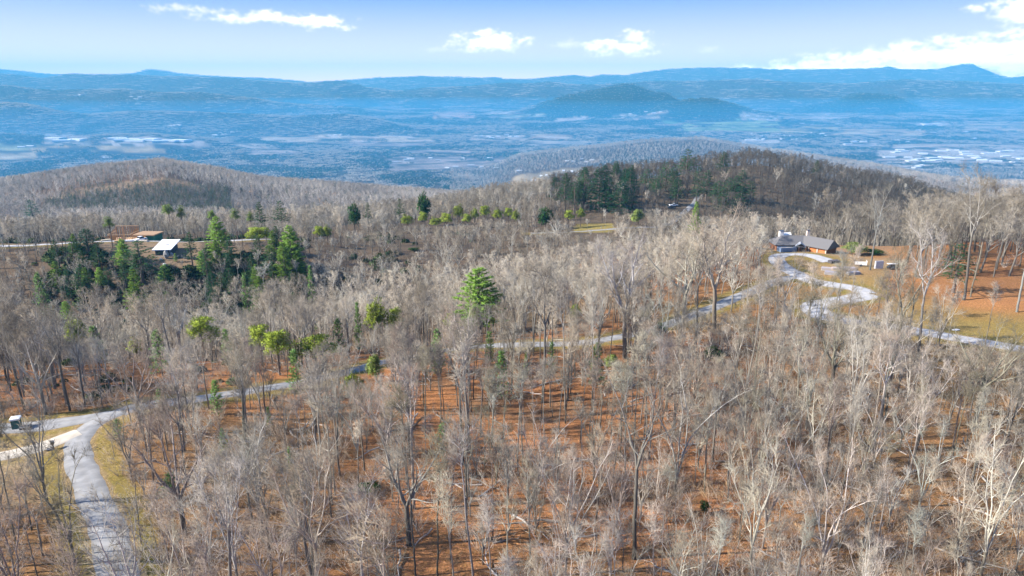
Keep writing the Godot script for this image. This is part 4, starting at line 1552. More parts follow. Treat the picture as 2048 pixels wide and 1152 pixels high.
# ---------------------------------------------------------------- evergreens
func tuft(s: Shape, at: Vector3, d: Vector3, n: int, l: float, wide: float, c: Color) -> void:
	for i in n:
		var e := (d * 0.55 + anyway() * 0.9 + Vector3.UP * 0.15).normalized()
		var side := e.cross(anyway()).normalized() * wide
		var tone := c * rng.randf_range(0.75, 1.25)
		s.blade(at - e * 0.06, at + e * l * rng.randf_range(0.7, 1.15), side, (e * 0.4 + anyway() * 0.4 + Vector3.UP * 0.5).normalized(), tone)


# conical tree in whorls: white pine (open, bright) or spruce (dense)
func whorled(tall: float, base: float, wide: float, gap: float, dense: float, green: Color, droop: float) -> Array:
	var trunk := Shape.new()
	var crown := Shape.new()
	var bark := Color(0.15, 0.12, 0.10)
	var n := 8
	var bow := Vector3(rng.randf_range(-1, 1), 0, rng.randf_range(-1, 1)) * 0.25
	for i in n:
		var t := float(i) / n
		var u := float(i + 1) / n
		trunk.tube(Vector3(0, tall * t - 0.5, 0) + bow * sin(t * PI), Vector3(0, tall * u - 0.5, 0) + bow * sin(u * PI), 0.018 * tall * (1.0 - 0.92 * t), 0.018 * tall * (1.0 - 0.92 * u), 6, bark, bark)
	var y := tall * base
	var turn := 0.0
	while y < tall * 0.97:
		var t := (y - tall * base) / (tall * (1.0 - base))
		var shape := pow(1.0 - t, 0.75) * (0.65 + 0.35 * minf(1.0, t * 4.0 + 0.3))
		var k := 5 if dense < 1.5 else 6
		turn += rng.randf() * 2.0
		for i in k:
			if rng.randf() < 0.12: continue
			var a := turn + TAU * i / k + rng.randf_range(-0.3, 0.3)
			var l := wide * shape * rng.randf_range(0.6, 1.2) + 0.25
			var d := Vector3(cos(a), rng.randf_range(-0.05, 0.25) - droop + 0.5 * t, sin(a)).normalized()
			var p0 := Vector3(0, y + rng.randf_range(-0.2, 0.2), 0)
			var p1 := p0 + d * l
			trunk.tube(p0, p1, 0.045, 0.012, 3, bark, bark)
			var m := int(maxf(3.0, l * 3.2 * dense))
			for j in m:
				var u := lerpf(0.25, 1.0, (j + rng.randf()) / m)
				var q := p0.lerp(p1, u) + anyway() * 0.22 * l * (1.1 - u) * Vector3(1, 0.35, 1) + Vector3.UP * 0.08
				tuft(crown, q, (d + Vector3.UP * 0.4).normalized(), 8, 0.46, 0.06, green * rng.randf_range(0.8, 1.2))
		y += gap * rng.randf_range(0.8, 1.2)
	tuft(crown, Vector3(0, tall * 0.97, 0), Vector3.UP, 14, 0.7, 0.04, green)
	return [trunk.mesh(), crown.mesh()]


# clumped crown: pitch pine, holly, rhododendron, wispy pine
func clumped(tall: float, base: float, wide: float, clumps: int, size: float, blades: int, green: Color, multi := 1) -> Array:
	var trunk := Shape.new()
	var crown := Shape.new()
	var bark := Color(0.16, 0.125, 0.10)
	for k in multi:
		var lean := Vector3(rng.randf_range(-1, 1), 0, rng.randf_range(-1, 1)) * (0.12 if multi == 1 else 0.4) * tall * 0.3
		trunk.tube(Vector3(0, -0.5, 0), lean * 0.5 + Vector3(0, tall * 0.5, 0), 0.014 * tall + 0.03, 0.010 * tall + 0.02, 6, bark, bark)
		trunk.tube(lean * 0.5 + Vector3(0, tall * 0.5, 0), lean + Vector3(0, tall * 0.93, 0), 0.010 * tall + 0.02, 0.02, 5, bark, bark)
	for i in clumps:
		var e := anyway()
		e.y = absf(e.y) * 1.1 - 0.25
		var r := pow(rng.randf(), 0.45)
		var mid := tall * (base + (1.0 - base) * 0.42)
		var c := Vector3(e.x * wide * r, mid + e.y * tall * (1.0 - base) * 0.55 * r, e.z * wide * r)
		trunk.tube(Vector3(0, lerpf(tall * base, c.y, 0.55), 0), c, 0.05, 0.015, 3, bark, bark)
		var g := green * rng.randf_range(0.75, 1.25)
		for j in blades:
			var o := anyway()
			o.y *= 0.7
			var q := c + o * size * rng.randf_range(0.4, 1.0)
			var side := o.cross(anyway()).normalized() * 0.055
			crown.blade(q, q + (o + Vector3.UP * 0.35).normalized() * 0.36, side, (o + Vector3.UP * 0.5 + anyway() * 0.3).normalized(), g * rng.randf_range(0.8, 1.2))
	return [trunk.mesh(), crown.mesh()]


# [across, top in the photo, distance, kind, share of width, label]; kinds: 0 white pine, 1 dark pine, 2 spruce, 3 round pitch pine, 4 wispy pine, 5 dark bush, 6 bright bush, 7 tall bare stemmed pine
const GREENS := [
	[960, 533, 146, 0, 2.0, "bright green pine standing alone above the pale treetops at the centre"], [758, 601, 134, 3, 0.9, "round topped yellow green pine left of the lone bright pine"], [794, 617, 136, 3, 0.55, "small green pine crown close right of the round topped one"],
	[720, 606, 138, 4, 0.6, "thin dull green pine close left of the round topped one"], [412, 638, 142, 3, 1.3, "yellow green pine crown poking from the pale woods at left"], [165, 633, 150, 3, 0.9, "flat yellow green pine crown far left in the pale woods"],
	[560, 664, 113, 3, 0.85, "faint yellow green pine half hidden by twigs, left of the bright round one"], [632, 673, 116, 3, 1.5, "bright green broad round pine crown above the road"], [753, 707, 108, 6, 0.75, "bright yellow green bushy pine at the edge of the leaf slope"],
	[980, 664, 116, 4, 0.9, "wispy green pine behind trunks at the centre"], [1103, 683, 112, 4, 0.65, "wispy young pine behind the dark trunk right of centre"], [1052, 705, 109, 4, 0.5, "small bright pine left of the wispy young one"],
	[1320, 644, 131, 5, 0.7, "round green holly bush beside the crest road"], [1222, 708, 113, 6, 0.75, "olive green holly on the orange slope below the crest"], [1425, 690, 115, 5, 0.9, "dark green shrub on the slope right of the holly"],
	[437, 762, 90, 4, 0.9, "wispy green pine right of the road bend, taller of two"], [322, 785, 92, 4, 0.6, "small wispy pine at the inside of the bend"], [450, 858, 76, 4, 0.6, "short wispy pine below the taller one by the bend"], [240, 842, 80, 4, 0.75, "leaning green sapling on the bank inside the bend"],
	[738, 978, 66, 5, 0.75, "dark green bush on the leaves left of the low spreading tree"], [886, 846, 80, 4, 0.8, "dull green wispy bush among slim trunks at centre"], [582, 905, 72, 4, 0.45, "narrow dark green sapling left of the bush on the leaves"], [345, 985, 64, 4, 1.0, "grey green bush right of the road near the bottom"], [540, 815, 86, 4, 0.5, "faint green sapling below the road at left"], [1408, 1000, 62, 5, 0.3, "tiny bright green bush at the foot of brush near the bottom"],
	[1906, 486, 160, 1, 1.15, "dark green pine behind the orange lawn"], [1387, 402, 262, 0, 0.75, "bright green narrow pine left of the ridge road"], [1703, 484, 219, 6, 2.2, "big rounded light green bush right of the house"], [1748, 498, 218, 5, 1.9, "dark green shrub behind the white trailer"],
	[1372, 308, 478, 1, 1.2, "tallest dark pine on the skyline of the ridge"], [1445, 312, 490, 1, 1.1, "dark pine on the ridge skyline right of the tallest one"], [1330, 332, 455, 1, 1.1, "dark pine left of the tallest on the ridge"], [1345, 343, 440, 1, 1.0, "dark pine between two taller pines on the ridge"],
	[1292, 345, 440, 1, 1.1, "broad dark pine in the middle of the ridge row"], [1262, 338, 450, 1, 0.9, "dark pine behind the conical one on the ridge"], [1310, 358, 425, 1, 0.9, "short dark pine right of the broad one"], [1242, 371, 385, 2, 1.25, "conical spruce with full skirts at the front of the ridge row"],
	[1196, 348, 395, 2, 1.0, "tall dark spruce left of the conical one"], [1215, 362, 392, 2, 0.9, "narrow spruce between the two dark spruces"], [1167, 352, 400, 1, 1.0, "dark pine third from the left end of the ridge row"], [1130, 358, 398, 1, 1.0, "dark pine at the left end of the ridge row"], [1148, 372, 390, 1, 0.8, "short dark pine second in the ridge row"],
	[1412, 350, 430, 1, 1.1, "dark pine right of the ridge road"], [1392, 372, 425, 1, 0.9, "low dark pine beside the ridge road"], [1428, 372, 420, 1, 0.9, "dark pine pressed against its taller neighbour right of the road"], [1455, 362, 425, 1, 1.0, "dark pine second from the right end of the row"], [1482, 350, 430, 1, 1.15, "broad dark pine near the right end of the row"], [1500, 368, 425, 1, 0.8, "last dark pine at the right end of the row"], [1630, 326, 520, 1, 0.7, "lone dark pine on the bare ridge to the right"],
	[1090, 412, 340, 5, 1.6, "rounded dark evergreen left of the lawn"], [1137, 424, 342, 3, 1.0, "yellow green pine at the left end of the lawn"], [1161, 424, 344, 3, 0.9, "smaller yellow green pine beside the lawn"], [1276, 418, 350, 6, 1.2, "green bush at the foot of the conical spruce"],
	[815, 444, 322, 3, 1.2, "yellow green pine at the left end of the middle row"], [848, 428, 328, 3, 0.9, "dark topped pine second in the middle row"], [872, 430, 325, 3, 1.2, "full green pine third in the middle row"], [894, 433, 325, 3, 1.1, "olive pine fourth in the middle row"], [918, 403, 345, 3, 1.1, "bright topped pine standing tallest in the middle row"], [935, 430, 335, 3, 0.9, "dull green pine below the bright topped one"], [950, 414, 345, 3, 0.8, "small pine right of the bright topped one"], [970, 406, 350, 3, 1.0, "bright green pine in the right half of the middle row"], [996, 412, 348, 3, 1.1, "rounded green pine in the right half of the middle row"], [1017, 411, 350, 3, 0.8, "small bright pine near the right end of the middle row"], [1032, 436, 332, 3, 0.8, "yellow pine low at the right end of the middle row"],
	[345, 402, 288, 7, 0.95, "tall round topped pine with a bare stem, left of the pair"], [370, 404, 290, 7, 0.85, "tall round topped pine with a bare stem, right of the pair"], [441, 432, 240, 0, 1.5, "large green pine right of the white roofed house"], [476, 411, 288, 7, 1.0, "tall open pine behind the large green one"], [430, 415, 292, 7, 0.8, "thin grey green pine behind the large green one"], [505, 430, 284, 7, 0.8, "open pine beside the road on the left ridge"], [524, 404, 300, 1, 0.9, "dark topped pine in the left woods"], [566, 400, 304, 1, 0.9, "thin dark pine right of the dark topped one"],
	[520, 448, 246, 3, 1.5, "yellow green pine leaning over the left ridge road"], [550, 462, 238, 0, 1.2, "green pine left of the large paired ones on the left ridge"], [586, 450, 232, 0, 1.5, "tall green pine, back one of the pair at the end of the grove"], [574, 486, 224, 0, 1.4, "full green pine, front one of the pair at the end of the grove"], [640, 452, 268, 3, 0.8, "small yellow green pine right of the grove"], [656, 455, 268, 3, 0.7, "smaller pine beside the small yellow green one"],
	[179, 460, 240, 2, 1.2, "dark spruce left of the building site"], [286, 480, 226, 1, 1.7, "large dark pine in front of the white roofed house"], [247, 498, 234, 1, 1.2, "dark pine left of the large one before the house"], [226, 462, 246, 7, 0.9, "thin green pine before the timber frame"], [200, 512, 232, 1, 1.1, "dark low pine in the left grove"], [150, 505, 236, 1, 1.0, "dark pine at the left end of the grove"], [94, 545, 212, 4, 1.0, "pale green young pine at the left below the grove"], [281, 540, 212, 0, 1.3, "light green pine below the large dark one"], [500, 544, 208, 4, 0.8, "light green young pine at the edge of the pale woods"], [626, 533, 216, 4, 0.8, "small light green pine right of the grove's end"], [828, 500, 270, 5, 1.0, "dark green bush in the grey woods left of centre"], [352, 512, 236, 4, 0.9, "yellow green young pine by the boulders"], [414, 492, 246, 4, 0.9, "yellow green bush below the left ridge road"],
	[710, 402, 330, 5, 1.1, "round dark evergreen above the left woods"], [738, 405, 340, 1, 0.7, "thin dark pine right of the round dark evergreen"], [802, 396, 345, 1, 0.7, "dark pine left of the dark round one near the middle row"], [850, 378, 360, 5, 1.2, "dark round evergreen on the skyline left of centre"], [70, 370, 760, 1, 1.2, "dark pine standing alone on the far left hump"],
]


func build_evergreens() -> void:
	var bright := Color(0.22, 0.36, 0.07)
	var yellow := Color(0.30, 0.38, 0.06)
	var dark := Color(0.045, 0.095, 0.04)
	var kinds := {
		0: [whorled(16.0, 0.20, 3.4, 0.62, 2.2, bright, 0.0), whorled(16.0, 0.18, 3.2, 0.66, 2.0, bright * 0.62, 0.05)],
		1: [whorled(18.0, 0.25, 3.2, 0.8, 1.2, dark, 0.05), whorled(18.0, 0.3, 3.6, 0.85, 1.1, dark * 1.25, 0.0)],
		2: [whorled(18.0, 0.06, 4.2, 0.6, 1.3, Color(0.03, 0.085, 0.04), 0.22)],
		3: [clumped(11.0, 0.30, 2.5, 46, 0.8, 95, yellow), clumped(11.0, 0.25, 2.3, 44, 0.8, 95, yellow * 0.75)],
		4: [whorled(8.0, 0.10, 1.9, 0.55, 0.9, Color(0.14, 0.24, 0.08), -0.1), whorled(8.0, 0.08, 1.6, 0.5, 0.8, Color(0.16, 0.28, 0.08), -0.15)],
		5: [clumped(3.4, 0.05, 1.6, 26, 0.55, 70, Color(0.035, 0.085, 0.025), 3)],
		6: [clumped(4.0, 0.05, 1.8, 30, 0.6, 80, Color(0.25, 0.32, 0.09), 3)],
		7: [clumped(18.0, 0.58, 2.4, 40, 0.8, 90, Color(0.17, 0.25, 0.06)), clumped(18.0, 0.48, 2.1, 38, 0.8, 80, Color(0.15, 0.22, 0.06))],
	}
	var tall := {0: 16.0, 1: 18.0, 2: 18.0, 3: 11.0, 4: 8.0, 5: 3.4, 6: 4.0, 7: 18.0}
	var least := {0: 9.0, 1: 9.0, 2: 10.0, 3: 6.0, 4: 3.0, 5: 1.4, 6: 2.2, 7: 13.0}
	var called := {0: "white_pine", 1: "dark_pine", 2: "spruce_tree", 3: "round_pine", 4: "young_pine", 5: "evergreen_shrub", 6: "bright_evergreen_shrub", 7: "tall_pine"}
	var needles := tinted(1.001)
	needles = needles.duplicate()
	needles.backlight_enabled = true
	needles.backlight = Color(0.6, 0.6, 0.5)
	var i := 0
	for g in GREENS:
		var p := stand(g[0], g[2])
		var z := -p.z * cosk - (p.y - EYE) * sunk
		var top: float = EYE - g[2] * dep(g[1])
		var h := clampf(top - p.y, least[g[3]], 26.0)
		var set_: Array = kinds[g[3]]
		var k: float = h / tall[g[3]]
		var kw: float = g[4] * lerpf(k, 1.0, 0.5)
		if g[3] == 1 or g[3] == 2: kw *= 1.5 if g[2] < 370 else 2.2
		if g[2] > 370 and g[3] < 3:
			h *= 1.18
			k = h / tall[g[3]]
		if g[3] == 3 and g[2] > 240:
			h = maxf(h, rng.randf_range(8.5, 12.0))
			k = h / tall[g[3]]
		if g[3] == 3 and g[2] < 200:
			h *= 1.15
			k = h / tall[g[3]]
		if g[3] == 3 or g[3] == 5 or g[3] == 6: kw = 1.1 * g[4] * (1.0 if g[3] == 3 else maxf(1.0, g[2] / 220.0))
		var o := thing(called[g[3]], g[5], "shrub" if g[3] in [5, 6] else "tree", p, rng.randf() * TAU, "evergreens among the bare woods")
		o.scale = Vector3(kw, k, kw)
		take(p)
		var seen := seen_at(p + Vector3.UP * h)
		var foot := seen_at(p)
		var half: float = [3.6, 3.4, 4.2, 2.6, 1.9, 1.6, 1.8, 2.6][g[3]] * kw * FOC / z
		views.append([g[0] - half, g[0] + half, g[2] - 1.0, lerpf(seen.y, foot.y, [0.6, 0.5, 0.8, 0.55, 0.75, 0.9, 0.9, 0.4][g[3]])])
		var m := needles
		put("trunk", set_[i % set_.size()][0], tinted(), o)
		put("crown", set_[i % set_.size()][1], m, o)
		i += 1
	# the dark grove round the left house and the pines behind the ridge row
	var places := ["below the white roofed house", "at the left end of the dark grove", "in the middle of the dark grove", "at the right end of the dark grove", "behind the ridge row"]
	var count := [0, 0, 0, 0, 0]
	for n in 84:
		var ridge := n >= 56
		var px := rng.randf_range(1110.0, 1500.0) if ridge else rng.randf_range(80.0, 610.0)
		var f := rng.randf_range(388.0, 470.0) if ridge else rng.randf_range(206.0, 244.0)
		var p := stand(px, f)
		if off_road(p.x, f).x < 3.0 or allowed(p, 9.0) < 7.0:
			continue
		var w := 4 if ridge else 1 if px < 230.0 else 0 if px < 400.0 else 2 if px < 500.0 else 3
		count[w] += 1
		var o := thing("dark_pine", "%s dark green pine added among others %s" % [ORDINAL[mini(count[w] - 1, 31)], places[w]], "tree", p, rng.randf() * TAU, "dark pines " + places[w])
		o.set_meta("at", px)
		var k := rng.randf_range(0.45, 0.75) if not ridge else rng.randf_range(0.75, 1.1)
		o.scale = Vector3(k * (1.9 if ridge else 1.5), k, k * (1.9 if ridge else 1.5))
		var set_: Array = kinds[[1, 1, 0, 2][rng.randi() % 4] if not ridge else [1, 1, 2][rng.randi() % 3]]
		put("trunk", set_[n % set_.size()][0], tinted(), o)
		put("crown", set_[n % set_.size()][1], needles, o)
		take(p)
	var small := 0
	for px in [205, 268, 330, 462, 520, 598, 668, 700, 836, 872, 905, 1010, 1066, 1150, 1188]:
		var p := stand(px + rng.randf_range(-12, 12), [128.0, 146.0, 112.0, 158.0, 120.0, 99.0, 138.0, 95.0, 128.0, 112.0, 150.0, 100.0, 126.0, 142.0, 104.0][small])
		if off_road(p.x, -p.z).x > 1.5:
			var k := rng.randf_range(0.75, 1.25)
			var o := thing("young_pine", "small green pine, %s from left of those dotted through the pale woods" % ORDINAL[small], "tree", p, rng.randf() * TAU, "small green pines in the pale woods")
			var set_: Array = kinds[[4, 3, 4][small % 3]]
			o.scale = Vector3(k, k, k) * (0.72 if small % 3 == 1 else 1.0)
			put("trunk", set_[small % 2][0], tinted(), o)
			put("crown", set_[small % 2][1], needles, o)
			take(p)
			var z := -p.z * cosk - (p.y - EYE) * sunk
			views.append([px - 2.0 * FOC / z, px + 2.0 * FOC / z, -p.z - 1.0, seen_at(p + Vector3.UP * 4.5 * k).y])
		small += 1
	# number the added pines from the left
	for w in places.size():
		var row := get_children().filter(func(c): return c.has_meta("at") and c.get_meta("group") == "dark pines " + places[w])
		row.sort_custom(func(a, b): return a.get_meta("at") < b.get_meta("at"))
		for j in row.size():
			row[j].set_meta("label", "dark green pine, %s from left %s" % [ORDINAL[mini(j, 31)], places[w]])


# ---------------------------------------------------------------- undergrowth
func brush(tall: float, stems: int, col: Color) -> ArrayMesh:
	var s := Shape.new()
	for i in stems:
		var a := rng.randf() * TAU
		var d := Vector3(cos(a) * rng.randf_range(0.2, 0.9), 1.0, sin(a) * rng.randf_range(0.2, 0.9)).normalized()
		var p := Vector3(cos(a), 0, sin(a)) * rng.randf_range(0.0, 0.5)
		var l := tall * rng.randf_range(0.5, 1.1)
		var q := p + d * l
		var c := col * rng.randf_range(0.75, 1.2)
		s.spike(p - d * 0.2, q, 0.022, c)
		for k in 6:
			var w := p.lerp(q, rng.randf_range(0.3, 0.95))
			s.spike(w, w + bent(d, rng.randf_range(0.3, 0.8)) * l * rng.randf_range(0.2, 0.45), 0.012, c)
	return s.mesh()


func fallen(l: float) -> ArrayMesh:
	var s := Shape.new()
	var c := Color(0.34, 0.31, 0.28)
	var p := Vector3(-l * 0.5, 0.12, 0)
	for i in 4:
		var q := p + Vector3(l / 4, rng.randf_range(-0.05, 0.08), rng.randf_range(-0.3, 0.3))
		s.tube(p, q, 0.13 - 0.025 * i, 0.11 - 0.025 * i, 5, c, c)
		for k in 3:
			s.spike(q, q + (Vector3(0.6, rng.randf_range(0, 0.9), rng.randf_range(-1, 1))).normalized() * rng.randf_range(0.6, 2.0), 0.03, c * 1.15)
		p = q
	return s.mesh()


func leafy(size: float, n: int) -> ArrayMesh:
	var s := Shape.new()
	for i in n:
		var e := anyway()
		e.y = absf(e.y)
		var p := Vector3(e.x, e.y * 0.75, e.z) * size * rng.randf_range(0.6, 1.0)
		var side := e.cross(anyway()).normalized() * 0.16
		s.blade(p, p + (e + anyway() * 0.7).normalized() * 0.5, side, (e + Vector3.UP * 0.4).normalized(), Color.WHITE * rng.randf_range(0.6, 1.2))
	return s.mesh()


func build_undergrowth() -> void:
	var shapes := [brush(1.6, 14, Color(0.34, 0.25, 0.17)), brush(2.4, 16, Color(0.36, 0.29, 0.22)), brush(1.1, 16, Color(0.40, 0.27, 0.15)), brush(3.2, 12, Color(0.38, 0.33, 0.28))]
	var sc := Scatter.new(shapes.size())
	var logs := [fallen(5.0), fallen(3.0), fallen(7.0)]
	var dead := Scatter.new(logs.size())
	var bushes := [leafy(1.7, 260), leafy(1.3, 200)]
	var green := Scatter.new(bushes.size())
	for i in 16000:
		var f := sqrt(rng.randf_range(40.0 * 40.0, 190.0 * 190.0))
		var x := rng.randf_range(-1.0, 1.0) * (0.84 * f + 20.0)
		var p := ground(x, f)
		var s := seen_at(p)
		if off_road(x, f).x < 1.2 or cleared(s.x, s.y, f) > 0.1:
			continue
		var m := fine.get_noise_2d(x * 0.7 + 70.0, f * 0.7)
		var want := 0.22 + m * 0.9
		if s.x > 1330.0 + m * 300.0 and s.y > 660.0: want += 0.35
		if s.x > 950.0 and s.y > 930.0: want += 0.25
		if s.x < 760.0 and s.y > 800.0: want += 0.3
		if s.x > 780.0 and s.x < 1330.0 and s.y < 900.0: want -= 0.25
		if rng.randf() > want:
			continue
		var k := rng.randf_range(0.6, 1.3)
		sc.add(rng.randi() % 4, p, rng.randf() * TAU, Vector3(k, k, k), tint_of([0, 0, 0, 1, 2][rng.randi() % 5]))
	for i in 420:
		var f := sqrt(rng.randf_range(42.0 * 42.0, 140.0 * 140.0))
		var x := rng.randf_range(-1.0, 1.0) * (0.84 * f + 10.0)
		var p := ground(x, f)
		var s := seen_at(p)
		if off_road(x, f).x < 3.5 or cleared(s.x, s.y, f) > 0.1:
			continue
		dead.add(rng.randi() % 3, p, rng.randf() * TAU, Vector3.ONE * rng.randf_range(0.6, 1.1), tint_of(rng.randi() % 3))
	# dark evergreen thickets round the left house, some under the woods at left
	for i in 9000:
		var f := rng.randf_range(92.0, 330.0)
		var x := rng.randf_range(-1.0, 0.6) * (0.8 * f)
		var p := ground(x, f)
		var s := seen_at(p)
		if off_road(x, f).x < 2.5 or cleared(s.x, s.y, f) > 0.1:
			continue
		var want := 0.0
		if f > 196.0 + s.x * 0.03 and f < 244.0 and s.x > 90.0 and s.x < 600.0: want = 0.95 + fine.get_noise_2d(x * 1.5, f * 1.5)
		elif f > 190.0 and f < 330.0 and s.x < 960.0: want = 0.04 + fine.get_noise_2d(x, f) * 0.5
		elif f < 130.0 and s.x < 480.0 and s.y < 815.0: want = 0.10 + fine.get_noise_2d(x * 1.4, f * 1.4) * 0.6
		if rng.randf() > want:
			continue
		var k := rng.randf_range(0.7, 1.6)
		if f < 130.0: k *= 0.6
		green.add(rng.randi() % 2, p, rng.randf() * TAU, Vector3(k, k * rng.randf_range(0.8, 1.4), k), Color(0.035, 0.065, 0.035).lerp(Color(0.07, 0.10, 0.04), rng.randf()))
	strew(mass("undergrowth", "brown leafless brush between the trunks"), "brush", shapes, sc, tinted())
	strew(mass("fallen_branches", "fallen grey branches lying on the leaves"), "fallen_branch", logs, dead, tinted())
	strew(mass("evergreen_thickets", "dark evergreen thickets below the left house and under the woods"), "thicket", bushes, green, tinted())


# ---------------------------------------------------------------- far woods
func clump(n: int, spread: float, crown: float, evergreen: float) -> ArrayMesh:
	var s := Shape.new()
	for i in n:
		var a := rng.randf() * TAU
		var d := sqrt(rng.randf()) * spread
		var p := Vector3(cos(a) * d, 0, sin(a) * d)
		var h := rng.randf_range(0.7, 1.1) * 14.0
		var green := rng.randf() < evergreen
		var c := Color(0.04, 0.065, 0.035) if green else Color(0.38, 0.33, 0.28).lerp(Color(0.46, 0.41, 0.35), rng.randf())
		for k in 16 if not green else 18:
			var e := anyway()
			e.y = absf(e.y)
			var q := p + Vector3(0, h * (0.55 if not green else 0.4), 0) + Vector3(e.x * crown, e.y * h * 0.45, e.z * crown) * rng.randf_range(0.5, 1.0)
			if green:
				q = p + Vector3(e.x * crown, 0, e.z * crown) * 0.9 * rng.randf_range(0.3, 1.0) * (1.0 - e.y * 0.8) + Vector3(0, h * (0.3 + 0.85 * e.y), 0)
			var u := anyway() * crown * 0.45
			var w := anyway() * crown * 0.30
			var o := s.v.size()
			var nor := (e + Vector3.UP * 0.3).normalized()
			s.v.append(q - u); s.v.append(q + u); s.v.append(q + w + Vector3.UP * crown * 0.35)
			for j in 3:
				s.n.append(nor); s.c.append(c)
			if (2.0 * u).cross(w + Vector3.UP * crown * 0.35 + u).dot(nor) > 0.0: s.t.append_array([o, o + 2, o + 1])
			else: s.t.append_array([o, o + 1, o + 2])
	return s.mesh()


# the cone hill and its low neighbours, dark with evergreens
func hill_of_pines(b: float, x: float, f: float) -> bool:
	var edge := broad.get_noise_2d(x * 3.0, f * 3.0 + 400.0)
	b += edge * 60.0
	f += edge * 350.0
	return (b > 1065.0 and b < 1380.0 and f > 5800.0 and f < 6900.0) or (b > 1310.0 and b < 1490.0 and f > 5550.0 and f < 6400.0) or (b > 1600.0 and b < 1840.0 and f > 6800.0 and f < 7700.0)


func build_far_woods() -> void:
	var lo := []
	for i in 5:
		lo.append(joined(bare_tree([0, 1, 0, 2, 1][i], 14.0, 0)))
	var slopes := Scatter.new(lo.size())
	var f := 700.0
	while f < 2850.0:
		var step := f * 0.0042 + 1.6
		var wide := 0.80 * f + 30.0
		var x := -wide
		while x < wide:
			var q := Vector2(x + rng.randf_range(-0.5, 0.5) * step, f + rng.randf_range(-0.5, 0.5) * step)
			x += step
			var b := bearing(q.x, q.y)
			if q.y > 1600.0 and b < 900.0: continue
			if rng.randf() < open_land(b, q.x, q.y)[0] * 0.95:
				continue
			if q.y > 925.0 and q.y < 965.0 and b > 60.0 and b < 400.0 and rng.randf() < 0.7:
				continue
			var p := ground(q.x, q.y)
			var k := rng.randf_range(0.75, 1.1)
			var w := broad.get_noise_2d(q.x * 4.0, q.y * 4.0) * 0.55
			var tint := Color(1.06 + w, 1.05 + w, 1.12 + w) * rng.randf_range(0.8, 1.15)
			if rng.randf() < 0.012: tint = Color(1.3, 0.85, 0.55)
			if rng.randf() < 0.03: tint = Color(0.16, 0.24, 0.14)
			if q.y < 945.0 and b > 150.0 + broad.get_noise_2d(q.x * 5.0, q.y * 5.0) * 160.0 and b < 460.0 and q.y > 800.0: tint = Color(0.22, 0.29, 0.20) if rng.randf() < 0.6 else tint * 0.6
			slopes.add(rng.randi() % lo.size(), p, rng.randf() * TAU, Vector3(k * (0.7 + 0.09 * step), k, k * (0.7 + 0.09 * step)), tint)
		f += step
	var wood := mass("wooded_slopes", "pale bare woods on the hump at left and the long hill beyond the ridge")
	strew(wood, "bare_trees_far", lo, slopes, tinted())
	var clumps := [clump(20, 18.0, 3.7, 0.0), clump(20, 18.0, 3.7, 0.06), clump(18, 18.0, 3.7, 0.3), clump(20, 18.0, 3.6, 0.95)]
	var valley := Scatter.new(clumps.size())
	f = 1700.0
	while f < 14500.0:
		var step := 34.0 * maxf(1.0, f / 4400.0)
		var wide := 0.78 * f
		var x := -wide
		while x < wide:
			var q := Vector2(x + rng.randf_range(-0.5, 0.5) * step, f + rng.randf_range(-0.5, 0.5) * step)
			x += step
			var b := bearing(q.x, q.y)
			if q.y < 2850.0 and b > 950.0: continue
			if (open_land(b, q.x, q.y)[0] > 0.1 or open_land(b, q.x, q.y + 70.0)[0] > 0.3) and rng.randf() < 0.97:
				continue
			var p := ground(q.x, q.y)
			var flat := p.y < EYE - 270.0
			if flat and broad.get_noise_2d(q.x * 6.0 + 900.0, q.y * 6.0) > 0.30:
				continue
			var dark := broad.get_noise_2d(q.x * 1.7 + 5000.0, q.y * 1.7)
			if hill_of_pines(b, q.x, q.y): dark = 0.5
			if q.y > 5200.0: dark += 0.16
			elif q.y < 3500.0 and b < 1050.0: dark += 0.16
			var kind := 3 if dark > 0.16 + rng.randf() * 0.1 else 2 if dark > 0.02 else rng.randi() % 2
			var k := step / 34.0 * rng.randf_range(0.9, 1.2)
			var up := lerpf(1.0, k, 0.4) * 0.55
			valley.add(kind, p, rng.randf() * TAU, Vector3(k, up, k), Color(1, 1, 1) * rng.randf_range(0.75, 1.15))
		f += step
	var wood2 := mass("valley_woods", "woods on the valley floor and the far hills, blue with haze")
	strew(wood2, "far_trees", clumps, valley, tinted())
	print("far: ", slopes.buf.map(func(z): return z.size() / 16), valley.buf.map(func(z): return z.size() / 16))


